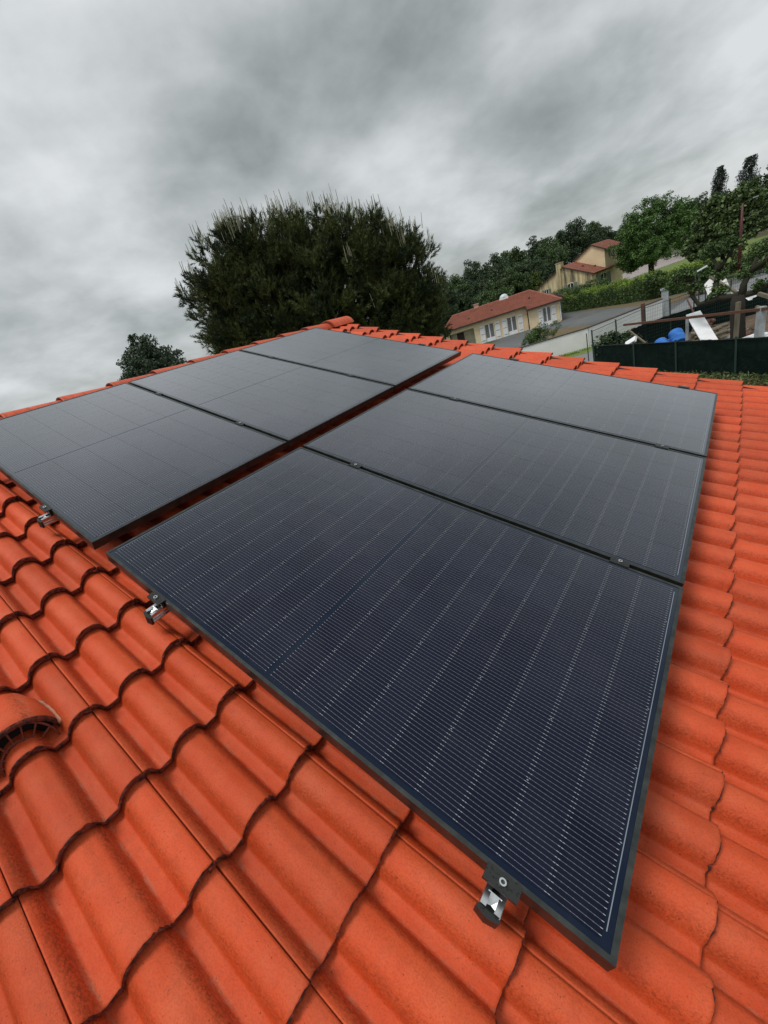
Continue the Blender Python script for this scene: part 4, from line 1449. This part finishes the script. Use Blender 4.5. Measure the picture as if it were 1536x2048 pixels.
# roof: ridge at y = 4
EZ, RZ = 2.93, 4.50
s_ = (RZ - EZ) / (4.0 + .45)
ee = (-1.2 - .40)
ez2 = RZ - s_ * (4.0 - ee)
rb_ = MB()
A = (-10.1, -.45, EZ); B_ = (.30, -.45, EZ); Rl = (-8.7, 4.0, RZ); Rr = (1.15, 4.0, RZ)
k_ = (0.30 - 0) and 0
C0 = (.30, ee, ez2); C1 = (4.20, ee, ez2)
Rm = (.30, 4.0, RZ)
roof_rows(rb_, (A, B_, Rm, Rl), 20, .06)
roof_rows(rb_, (C0, C1, Rr, Rm), 25, .06)
roof_rows(rb_, (C1, (4.20, 8.45, EZ - .1), Rr, Rr), 14)
roof_rows(rb_, ((4.20, 8.45, EZ - .1), (-10.1, 8.45, EZ), Rl, Rr), 20)
roof_rows(rb_, ((-10.1, 8.45, EZ), A, Rl, Rl), 14)
rb_.build('roof', M['roof_far'], bung)
b = MB()
b.tube([Rl, Rr], .10, 6); b.tube([Rr, C1], .09, 6); b.tube([Rl, A], .09, 6)
b.build('ridge_caps', M['roof_far'], bung)
b = MB()
b.box((-10.1, -.50, EZ - .16), (.26, -.45, EZ + .02)); b.box((.262, ee + .0, EZ - .42), (.30, -.44, EZ + .01)); b.box((.30, ee - .05, ez2 - .17), (4.22, ee, ez2 + .02)); b.box((4.205, ee, ez2 - .15), (4.25, 8.4, EZ))
b.build('gutter', M['fascia'], bung)
b = MB(); b.box((-10.0, -.448, EZ - .12), (.24, .24, EZ - .09)); b.build('soffit', M['fascia'], bung)
for (x, y) in ((.44, -.05), (3.93, -1.15)):
    b = MB(); b.tube([(x, y - .02, .1), (x, y - .02, 2.5)], .055, 8); b.build('downpipe', M['fascia'] if x < 1 else M['white'], bung)
b = MB(); b.box((-5.8, 3.9, RZ - .3), (-5.2, 4.5, RZ + .45)); b.box((-5.9, 3.8, RZ + .45), (-5.1, 4.6, RZ + .52))
b.build('chimney', mat('pink_chimney', (0.55, .36, .28), .9), bung)
b = MB(); n = 12
o = 0
for k in range(5):
    a = k / 4 * math.pi / 2
    for i in range(n):
        q = 2 * math.pi * i / n
        b.v.append((-1.95 + .50 * math.cos(a) * math.cos(q), 4.2 + .50 * math.cos(a) * math.sin(q), RZ + .20 + .40 * math.sin(a)))
for k in range(4):
    for i in range(n):
        b.f.append((k * n + i, k * n + (i + 1) % n, (k + 1) * n + (i + 1) % n, (k + 1) * n + i)); b.m.append(0)
b.build('dome_vent', mat('pale_aqua_dome', (.55, .66, .66), .3), bung, smooth=True)
b = MB(); b.box((-2.5, 3.75, RZ - .3), (-1.4, 4.7, RZ + .18)); b.build('dome_curb', M['white'], bung)
for (x, y) in ((-6.5, 1.1), (-3.6, 1.5), (.9, 1.4), (-8.8, 1.0)):
    z = RZ - s_ * (4 - y)
    b = MB(); b.box((x - .11, y - .12, z), (x + .11, y + .12, z + .15)); b.build('roof_vent', M['fascia'], bung)

# ------------------------------------------------------------------ stained house with two roofs
h2 = empty('stained_house', mx=frame_at(-15.24, 82.88, -13.5))
tag(h2, 'cream house with grimy stained gable, sage shutters and two stepped roofs', 'house')


def gable_block(parent, x0, x1, y0, y1, zl, zp, xp, zr, wallm, over=.3, rows=16, name='wall'):
    """gable facing us at y0; eaves at x0 (height zl) and x1 (height zr), peak at xp"""
    b = MB()
    P_ = [(x0, 0), (x1, 0), (x1, zr), (xp, zp), (x0, zl)]
    b.add([(x, y0, z) for x, z in P_] + [(x, y1, z) for x, z in P_],
          [(0, 1, 2, 3, 4), (9, 8, 7, 6, 5), (1, 6, 7, 2), (5, 0, 4, 9)])
    b.build(name, wallm, parent)
    r = MB()
    sr = (zp - zr) / (x1 - xp); sl = (zp - zl) / (xp - x0)
    roof_rows(r, ((x1 + over, y0 - .15, zr - sr * over + .06), (x1 + over, y1 + .1, zr - sr * over + .06), (xp, y1 + .1, zp + .06), (xp, y0 - .15, zp + .06)), rows, .05)
    roof_rows(r, ((x0 - over, y1 + .1, zl - sl * over + .06), (x0 - over, y0 - .15, zl - sl * over + .06), (xp, y0 - .15, zp + .06), (xp, y1 + .1, zp + .06)), rows, .05)
    r.build('roof', M['roof_far2'], parent)
    f_ = MB()
    f_.box((x1 + over - .03, y0 - .15, zr - sr * over - .12), (x1 + over + .06, y1 + .1, zr - sr * over + .04))
    for (xa, za, xb, zb) in ((x1 + over, zr - sr * over, xp, zp), (xp, zp, x0 - over, zl - sl * over)):
        f_.add([(xa, y0 - .20, za - .10), (xb, y0 - .20, zb - .10), (xb, y0 - .20, zb + .10), (xa, y0 - .20, za + .10),
                (xa, y0 - .152, za - .10), (xb, y0 - .152, zb - .10), (xb, y0 - .152, zb + .10), (xa, y0 - .152, za + .10)],
               [(0, 1, 2, 3), (3, 2, 6, 7), (4, 7, 6, 5), (0, 4, 5, 1)])
    f_.build('bargeboard', M['fascia'], parent)


gz = -GZ
gable_block(h2, -8.7, 0, 0, 7.0, gz - 1.75, gz + .42, -4.35, gz - 1.83, M['dirty_cream'])
gable_block(h2, -4.6, .02, 4.2, 9.6, gz + .55, gz + 2.05, -1.75, gz + .95, M['cream'], rows=10, name='upper_wall')


def arched_window(parent, x, z0, z1, w, y, axis='x', shut=M['sage'], ws=.5):
    """window with a shallow arched head and side-hung shutters"""
    def tr(p):
        return p if axis == 'x' else (y - p[1] + 0, p[0], p[2])
    b = MB()
    n = 6
    arc = [(x - w / 2 + w * i / n, z1 + .16 * math.sin(math.pi * i / n)) for i in range(n + 1)]
    for nm, ins, yy, m in (('window', -.06, y - .03, M['pale_render']), ('pane', .04, y - .045, M['window'])):
        b = MB()
        pts = [(x - w / 2 + ins, z0 + ins), (x + w / 2 - ins, z0 + ins)] + [(min(max(px, x - w / 2 + ins), x + w / 2 - ins), pz - ins) for px, pz in reversed(arc)]
        v = [(px, yy, pz) for px, pz in pts] + [(px, yy + .028, pz) for px, pz in pts]
        if axis != 'x':
            v = [(2 * 0 + (0.0 - (q[1] - 0.0)), q[0], q[2]) for q in v]
        k = len(pts)
        b.add(v, [tuple(range(k)), tuple(reversed(range(k, 2 * k)))] + [(i, k + i, k + (i + 1) % k, (i + 1) % k) for i in range(k)])
        if nm == 'window':
            wo = b.build(nm, m, parent)
        else:
            b.build(nm, m, wo)
    b = MB()
    for xx in ((x,) if w < 1 else (x - .02,)):
        a0, a1 = (xx - .035, y - .060, z0), (xx + .035, y - .046, z1 + .08)
        if axis == 'x': b.box(a0, a1)
        else: b.box((-a1[1], a0[0], a0[2]), (-a0[1], a1[0], a1[2]))
    b.build('mullion', M['white'], wo)
    for sx in (-1, 1):
        xa, xb = sorted((x + sx * (w / 2 + .05), x + sx * (w / 2 + .05 + ws)))
        b = MB()
        for k in range(3):
            q0, q1 = xa + (xb - xa) * k / 3 + .005, xa + (xb - xa) * (k + 1) / 3 - .005
            if axis == 'x': b.box((q0, y - .09, z0 - .05), (q1, y - .04, z1 + .06))
            else: b.box((-(y - .04), q0, z0 - .05), (-(y - .09), q1, z1 + .06))
        b.build('shutter', shut, parent)


arched_window(h2, -3.22, gz - 3.60, gz - 2.45, .95, 0)
arched_window(h2, -7.10, gz - 3.20, gz - 2.25, .70, 0, ws=.36)
arched_window(h2, 3.4, gz - 4.20, gz - 2.55, 1.75, 0, 'y', ws=1.25)
arched_window(h2, 6.4, gz - .35, gz + .55, .8, 0.0, 'y', ws=.5)
b = MB(); b.box((-5.05, -.32, 2.0), (-4.45, -.002, gz + .2)); b.box((-5.05, -.32, gz + .2), (-4.25, .5, gz + 1.05)); b.box((-5.12, -.39, gz + 1.05), (-4.18, .57, gz + 1.15))
b.build('chimney', M['dirty_cream'], h2)
b = MB(); b.box((-3.7, -.12, gz - 3.78), (-2.7, -.002, gz - 3.68)); b.build('window_sill', M['white'], h2)
b = MB()
b.tube([(-4.6, .2, gz + 1.1), (-4.6, .2, gz + 3.0)], .03, 5)
for z_, l_ in ((2.9, .5), (2.65, .65), (2.4, .5)):
    b.tube([(-4.6 - l_, .2, gz + z_), (-4.6 + l_, .2, gz + z_)], .022, 4)
b.build('aerial', M['iron'], h2)
for (x, y) in ((-2.3, 2.2), (-1.2, 3.6)):
    z = gz - 1.83 + (0 - x) * (2.25 / 4.35)
    b = MB(); b.box((x - .13, y - .13, z), (x + .13, y + .13, z + .28)); b.build('roof_vent', M['fascia'], h2)

# white house with salmon roof at the right border
h3 = empty('white_house', mx=frame_at(4.6, 124.0, 10))
tag(h3, 'white house with salmon tiled roof at the right border behind the plank fence', 'house')
b = MB(); b.box((-1.6, 0, 0), (9, 7, 4.9)); b.build('wall', mat('white_render', (.66, .64, .62), .9), h3)
b = MB(); roof_rows(b, ((-2.0, -.4, 4.9), (9.4, -.4, 4.9), (9.4, 3.5, 6.5), (-1.9, 3.5, 6.5)), 12, .08); roof_rows(b, ((9.4, 7.4, 4.9), (-2.0, 7.4, 4.9), (-1.9, 3.5, 6.5), (9.4, 3.5, 6.5)), 12, .08)
b.build('roof', M['roof_salmon'], h3)
b = MB(); b.box((-2.0, -.46, 4.76), (9.4, -.41, 4.92)); b.build('fascia', M['fascia'], h3)
b = MB(); b.box((.2, -.04, 2.2), (1.4, -.004, 3.6)); wv = b.build('window', M['white'], h3)
b = MB(); b.box((.3, -.06, 2.3), (1.3, -.042, 3.5)); b.build('pane', M['window'], wv)
pf = empty('plank_fence', mx=frame_at(2.2, 113.5, 8))
tag(pf, 'grey vertical plank fence in front of the white house at the right border', 'fence')
gq = random.Random(3)
plank = MB(); plank.box((0, 0, 0), (.16, .03, 2.1)); plank_me = plank.mesh('plank', M['wood_grey'])
for k in range(44):
    link('plank', plank_me, pf, Matrix.Translation((k * .19, gq.uniform(-.01, .01), gq.uniform(-.03, .03))))
b = MB(); b.box((0, .031, .5), (8.4, .08, .62)); b.box((0, .031, 1.6), (8.4, .08, 1.72)); b.build('rail', M['wood_grey'], pf)

# ------------------------------------------------------------------ white wall
ww = empty('white_wall', (-6.5, 37.0, GZ))
tag(ww, 'long low white rendered wall with a dark coping beside the street', 'wall')
WPTS = [(-2.95, 43.2), (-6.45, 37.0), (-13.5, 33.2)]
for a, c in zip(WPTS[:-1], WPTS[1:]):
    a, c = Vector((*a, 0)), Vector((*c, 0))
    d = (c - a).normalized(); n = Vector((d.y, -d.x, 0))
    L_ = (c - a).length
    mx = Matrix.Translation((a.x + 6.5, a.y - 37.0, 0)) @ Matrix.Rotation(math.atan2(d.y, d.x), 4, 'Z')
    b = MB(); b.box((0, -.1, 0), (L_ - .02, .1, 1.42)); b.build('wall_face', M['white_wall'], ww, mx=mx)
    b = MB(); b.box((-.03, -.14, 1.42), (L_ + .0, .14, 1.48)); b.build('coping', M['fascia'], ww, mx=mx)
b = MB(); b.box((-.2, -.2, 0), (.2, .2, 2.0)); b.box((-.26, -.26, 2.0), (.26, .26, 2.12))
gp_ = b.build('gate_pillar', M['concrete'], None); gp_.location = (-2.75, 43.8, GZ)
tag(gp_, 'grey gate pillar at the far end of the white wall', 'pillar')

# ------------------------------------------------------------------ screened yard
def fence_run(name, pts, h, post_h, m_screen, label, group=None, screen_h=None, wire=False, post_xy=None, wav=.02, seed=1):
    base = Vector((pts[0][0], pts[0][1], GZ))
    t = empty(name, base); tag(t, label, 'fence', group)
    g = random.Random(seed)
    for a, c in zip(pts[:-1], pts[1:]):
        a3, c3 = Vector((*a, GZ)) - base, Vector((*c, GZ)) - base
        d = (c3 - a3); L_ = d.length; d.normalize()
        n = Vector((d.y, -d.x, 0))
        hh = screen_h or h
        N_ = max(2, int(L_ / .18)); R_ = 6
        b = MB()
        for i in range(N_ + 1):
            p = a3 + d * L_ * i / N_
            top = hh + g.uniform(-wav, wav)
            for r_ in range(R_ + 1):
                z = .04 + (top - .04) * r_ / R_
                q = p + n * (g.uniform(-.012, .012) + .02 * math.sin(i * .35 + r_))
                b.v.append((q.x, q.y, z))
        for i in range(N_):
            for r_ in range(R_):
                k = i * (R_ + 1) + r_
                b.f.append((k, k + R_ + 1, k + R_ + 2, k + 1)); b.m.append(0)
        b.build('screen', m_screen, t, smooth=True)
        b = MB(); b.tube([a3 + n * .05 + Vector((0, 0, hh)), c3 + n * .05 + Vector((0, 0, hh))], .012, 5); b.build('top_wire', M['iron'], t)
        if wire:
            b = MB()
            k = 0
            while k * .10 < L_:
                p = a3 + d * k * .10 + n * .04
                b.box((p.x - .0035, p.y - .0035, 0.0), (p.x + .0035, p.y + .0035, h)); k += 1
            for r_ in range(int(h / .2) + 1):
                z = h - r_ * .2
                b.tube([a3 + n * .04 + Vector((0, 0, z)), c3 + n * .04 + Vector((0, 0, z))], .004 if r_ else .016, 4)
            stuff(b.build('wire_mesh', M['green_post'], t))
    for (px, py) in (post_xy or pts):
        p = Vector((px, py, GZ)) - base
        b = MB(); b.box((p.x - .03, p.y - .03, 0), (p.x + .03, p.y + .03, post_h)); b.box((p.x - .036, p.y - .036, post_h), (p.x + .036, p.y + .036, post_h + .02))
        b.build('post', M['green_post'], t)
    return t


fence_run('screen_fence', [(-4.25, 27.95), (2.9, 21.05), (9.5, 14.7)], 1.52, 1.58, M['screen'], 'dark green mesh screen fence in front of the untidy yard', post_xy=[(-4.25, 27.95), (-2.18, 25.9), (-.46, 24.25), (1.44, 22.42), (3.4, 20.5), (5.4, 18.6)])
fence_run('mesh_fence', [(-4.35, 28.3), (-2.6, 33.0), (-.55, 35.0), (4.0, 37.2)], 2.25, 2.3, M['screen'], 'tall wire mesh fence with green screen along its lower half, before the white wall', screen_h=1.38, wire=True,
          post_xy=[(-4.35, 28.3), (-3.6, 30.4), (-2.6, 33.0), (-1.55, 34.05), (-.55, 35.0), (1.0, 35.75), (2.5, 36.5)], wav=.05, seed=4)
b = MB(); b.tube([(-4.55, 28.05, GZ), (-4.62, 28.35, GZ + 2.2)], .025, 6)
tag(b.build('leaning_pole', M['green_post']), 'thin dark pole leaning against the corner of the mesh fence', 'pole')
b = MB(); b.box((-.09, -.09, 0), (.09, .09, 2.5)); bp_ = b.build('brown_post', M['wood_brown']); bp_.location = (-2.72, 33.25, GZ)
tag(bp_, 'thick brown post standing in the mesh fence before the white wall', 'post')


def beam(name, a, c, w, h, m, label, cat='beam', group=None):
    a, c = Vector(a), Vector(c); d = (c - a); L_ = d.length
    q = d.to_track_quat('X', 'Z').to_matrix().to_4x4()
    b = MB(); b.box((0, -w / 2, -h / 2), (L_, w / 2, h / 2))
    o = b.build(name, m); o.matrix_world = Matrix.Translation(a) @ q
    return tag(o, label, cat, group)


beam('timber_beam', (-3.0, 28.95, -3.40), (2.25, 23.95, -3.38), .08, .10, M['wood_brown'], 'long brown timber beam spanning the yard above the blue drums', 'beam')
beam('concrete_post', (2.02, 24.15, GZ), (2.10, 24.2, -3.30), .22, .20, M['concrete'], 'grey concrete post under the right end of the brown beam', 'post')
beam('steel_post', (-.27, 26.65, GZ), (-.25, 26.7, -3.45), .09, .09, M['concrete'], 'thin grey post under the brown beam, behind the blue drums', 'post')
beam('wood_post', (1.36, 25.15, GZ), (1.44, 25.1, -3.05), .12, .12, M['wood_grey'], 'weathered wooden post in front of the dark tree trunk', 'post')
beam('leaning_plank', (-2.75, 28.5, -3.65), (-1.85, 27.0, -4.25), .06, .08, M['wood_grey'], 'grey stick leaning beside the dark ivy heap at the left of the yard', 'plank')
beam('leaning_plank', (.35, 30.2, -2.25), (1.35, 28.4, -3.1), .10, .10, M['wood_grey'], 'slanting grey rail above the brown beam, left of the twisted branches', 'plank')
beam('leaning_plank', (2.0, 25.8, -3.0), (3.2, 25.0, -3.75), .12, .12, M['wood_grey'], 'upper of two slanting rails at the right border of the yard', 'plank')
beam('leaning_plank', (1.95, 25.4, -3.45), (3.2, 24.6, -4.15), .12, .12, M['wood_grey'], 'lower of two slanting rails at the right border of the yard', 'plank')
_a, _c = Vector((.72, 26.1, -5.0)), Vector((-.17, 28.53, -3.55))
_z = (_c - _a).normalized(); _x = Vector((.98, .2, 0)); _x = (_x - _z * _x.dot(_z)).normalized(); _y = _z.cross(_x)
b = MB(); b.box((-.27, -.025, 0), (.27, .025, (_c - _a).length))
wp_ = b.build('white_board', M['white']); wp_.matrix_world = Matrix.Translation(_a) @ Matrix((_x, _y, _z)).transposed().to_4x4()
tag(wp_, 'white board leaning through the brown beam in the yard', 'board')
beam('dark_pole', (.55, 27.4, -5.2), (-.45, 29.6, -3.0), .05, .05, M['wood_brown'], 'thin pole leaning beside the white board', 'pole')
b = MB(); b.box((-1.2, -.5, 0), (1.2, .5, .10)); b.box((-1.18, -.48, -.35), (1.18, .48, -.002), 1)
ws = b.build('white_slab', [M['white'], M['fascia']]); ws.location = (2.55, 24.4, -4.55); ws.rotation_euler = (0, math.radians(-3), math.radians(-38))
tag(ws, 'white slab on a dark stack at the right border, behind the green screen', 'slab')


def drum(loc, rot, label, L_=.9, R_=.29):
    b = MB()
    prof = [(0, R_ * .94), (.02, R_), (L_ * .33, R_), (L_ * .345, R_ * 1.04), (L_ * .36, R_), (L_ * .64, R_), (L_ * .655, R_ * 1.04), (L_ * .67, R_), (L_ - .02, R_), (L_, R_ * .94)]
    b.tube([(0, 0, z) for z, r in prof], [r for z, r in prof], 18)
    t = empty('blue_drum', loc); t.rotation_euler = rot
    tag(t, label, 'drum', 'blue drums lying in the yard')
    b.build('body', M['blue'], t, smooth=False)
    b = MB(); b.tube([(0, 0, L_), (0, 0, L_ + .02)], R_ * .8, 16); b.build('lid', M['blue'], t)
    b = MB(); b.tube([(.12, 0, L_ + .02), (.12, 0, L_ + .05)], .04, 8); b.build('bung', M['white'], t)


drum((-.52, 27.1, -4.62), (math.radians(-62), math.radians(-8), math.radians(15)), 'blue plastic drum, the higher of the two behind the green screen')
drum((-.98, 27.0, -4.80), (math.radians(-70), math.radians(-20), math.radians(20)), 'blue plastic drum, the lower left of the two behind the green screen')
bush('ivy_heap', (-3.35, 28.3, GZ), 2.1, 1.8, 2.15, 5200, .12, M['leaf_dark'], 'dark ivy heap in the left corner of the yard', 'bush', 91)
b = MB(); b.box((-.25, -.2, 0), (.25, .2, .12)); o = b.build('white_scrap', M['white']); o.matrix_world = Matrix.Translation((-2.35, 26.6, -4.02)) @ Matrix.Rotation(.4, 4, 'X') @ Matrix.Rotation(-.5, 4, 'Y')
tag(o, 'small white scrap lying on top of the heap behind the screen', 'scrap')
# rubble and odds and ends
gr_ = random.Random(17)
rub = MB()
for i in range(260):
    x = gr_.uniform(-.4, 2.6); y = 33.5 - x * 1.6 + gr_.uniform(-3.5, 1.6); s = gr_.uniform(.05, .20)
    mx = Matrix.Translation((x, y, GZ + s * .3 + (gr_.uniform(0, .5) if x < .4 else 0))) @ Matrix.Rotation(gr_.uniform(0, 3), 4, 'Z') @ Matrix.Rotation(gr_.uniform(-.6, .6), 4, 'X')
    rub.box((-s, -s * .7, -s * .4), (s, s * .7, s * .4), gr_.choice((0, 0, 0, 1, 2)), mx=mx)
o = stuff(rub.build('rubble', [M['earth'], M['concrete'], M['wood_brown']])); tag(o, 'rubble and offcuts strewn over the bare yard', 'rubble')
logs = MB()
for i in range(26):
    x = -.1 + gr_.uniform(-.3, .9); y = 30.3 + gr_.uniform(-.6, .6); z = GZ + .12 + .17 * (i // 7)
    logs.tube([(x, y, z), (x + .5, y + .5, z + .02)], gr_.uniform(.07, .1), 7)
o = stuff(logs.build('log_pile', M['wood_grey'])); tag(o, 'pile of cut logs behind the leaning white board', 'log pile')
b = MB(); b.tube([(.9, 29.8, GZ + .1), (1.6, 29.0, GZ + .12), (2.4, 28.9, GZ + .16)], .06, 6)
tag(b.build('fallen_branch', M['wood_grey']), 'pale bare branch lying on the earth of the yard', 'branch')

# the twisted, ivy-clad tree in the yard
tw = empty('twisted_tree', (1.42, 26.6, GZ))
tag(tw, 'old twisted tree with thick dark trunk and ivy in the yard', 'tree')
b = MB()
b.tube([(0, 0, -.1), (.02, 0, .9), (-.02, .05, 1.9), (.0, .1, 2.5)], [.30, .26, .25, .22], 10)
b.build('trunk', M['bark'], tw, smooth=True)
limbs = [[(0, .1, 2.45), (-.6, .3, 2.55), (-1.3, .6, 2.45), (-1.55, .7, 2.9), (-1.5, .8, 3.6), (-1.85, .9, 4.2)],
         [(-1.0, .5, 2.5), (-.75, .5, 3.0), (-.65, .6, 3.7), (-.95, .8, 4.5)],
         [(0, .1, 2.45), (.5, .2, 2.45), (1.1, .3, 2.8), (1.3, .3, 3.3), (1.7, .4, 3.5)],
         [(.1, .1, 2.45), (.15, .2, 2.9), (.35, .3, 3.3), (.5, .4, 3.8)],
         [(.35, .3, 3.3), (.9, .2, 3.7), (1.5, .3, 3.9)],
         [(-1.5, .8, 3.6), (-2.1, .9, 3.75), (-2.4, 1, 3.5)],
         [(-.65, .6, 3.7), (-.3, .6, 4.2), (-.2, .7, 4.7)]]
for L in limbs:
    b = MB(); n = len(L); b.tube(L, [.15 - .11 * i / (n - 1) for i in range(n)], 8); b.build('limb', M['ivy_bark'], tw, smooth=True)
g_ = np.random.default_rng(95)
iv = [(-1.8, .8, 3.9, .38), (-1.45, .8, 3.2, .30), (-.9, .8, 4.5, .45), (-.65, .6, 3.5, .28), (-2.3, .9, 3.6, .30), (.75, .4, 3.5, .30), (1.5, .3, 3.95, .42), (1.6, .4, 3.5, .35), (-.25, .6, 4.6, .32), (.2, .3, 3.3, .30), (-.6, .4, 2.8, .32), (.6, .2, 2.7, .25), (1.8, .3, 2.6, .5), (2.1, .2, 3.4, .5)]
P = lobe_points(iv, 12000, g_, .1, .95, .14, 700)
v_, f_ = leaf_quads(P, .10, g_, .5)
link('ivy', np_mesh('ivy', v_, f_, M['leaf_hedge']), tw)

# lamp post
lp = empty('lamp_post', (1.05, 57.4, GZ))
tag(lp, 'tall dark red lamp post with a curved arm in front of the large-leaved tree', 'lamp post')
b = MB(); b.tube([(0, 0, .0), (.03, 0, 3.0), (.10, 0, 6.0)], [.12, .10, .08], 8); b.build('pole', M['pink'], lp, smooth=True)
b = MB(); b.tube([(.10, 0, 5.95), (.25, 0, 6.05), (.5, -.1, 6.12), (.75, -.15, 6.15)], [.04, .03, .025, .02], 6); b.build('arm', M['iron'], lp, smooth=True)
b = MB(); b.box((.70, -.25, 6.11), (1.05, -.05, 6.19)); b.build('lamp_head', M['concrete'], lp)
# thin street pole with a white head
st = empty('garden_light', (-1.15, 49.0, GZ))
tag(st, 'short thin post with a white head beside the far end of the green screen', 'post')
b = MB(); b.tube([(0, 0, 0), (0, 0, 2.2)], .05, 6); b.build('pole', M['iron'], st)
b = MB(); b.add([(-.1, -.1, 2.2), (.5, -.1, 2.42), (.5, .1, 2.42), (-.1, .1, 2.2), (-.1, -.1, 2.3), (.5, -.1, 2.52), (.5, .1, 2.52), (-.1, .1, 2.3)], [(0, 3, 2, 1), (4, 5, 6, 7), (0, 1, 5, 4), (1, 2, 6, 5), (2, 3, 7, 6), (3, 0, 4, 7)])
b.build('head', M['white'], st)

# white canopy tarpaulin behind the twisted tree
cn = empty('white_canopy', mx=frame_at(-.35, 44.0, 30))
tag(cn, 'white tarpaulin draped over a small frame behind the twisted tree', 'canopy')
b = MB(); nx, nz = 10, 8
for i in range(nx + 1):
    for k in range(nz + 1):
        t_ = i / nx; z0 = .75 + .25 * math.sin(t_ * 9) * .4; zt = 1.55 + .45 * math.sin(t_ * math.pi * .85)
        z = z0 + (zt - z0) * k / nz
        b.v.append((t_ * 1.25 + .10 * (1 - k / nz) * math.sin(i * 2), .10 * math.sin(i * 1.9) * (1 - k / nz) + .5 * k / nz, z))
for i in range(nx):
    for k in range(nz):
        q = i * (nz + 1) + k
        b.f.append((q, q + nz + 1, q + nz + 2, q + 1)); b.m.append(0)
b.build('sheet', M['white_wall'], cn, smooth=True)
for x in (.1, .7, 1.2):
    b = MB(); b.tube([(x, .52, 0), (x, .52, 1.5)], .03, 6); b.build('leg', M['iron'], cn)
# crumpled white sheets among the branches
for (x, y, z, sx, sz, ang, lab) in ((1.34, 30.6, -3.45, .42, .36, .3, 'crumpled white sheet behind the branches, left of two'), (1.80, 30.6, -3.62, .32, .42, -.5, 'crumpled white sheet behind the branches, right of two')):
    b = MB(); n = 6
    for i in range(n + 1):
        for k in range(n + 1):
            b.v.append(((i / n - .5) * sx * (1 + .5 * k / n), gr_.uniform(-.06, .06), (k / n - .5) * sz + gr_.uniform(-.02, .02)))
    for i in range(n):
        for k in range(n):
            q = i * (n + 1) + k; b.f.append((q, q + n + 1, q + n + 2, q + 1)); b.m.append(0)
    o = b.build('white_sheet', M['white'], smooth=True); o.matrix_world = Matrix.Translation((x, y, z)) @ Matrix.Rotation(ang, 4, 'Y') @ Matrix.Rotation(-.5, 4, 'X')
    tag(o, lab, 'sheet')
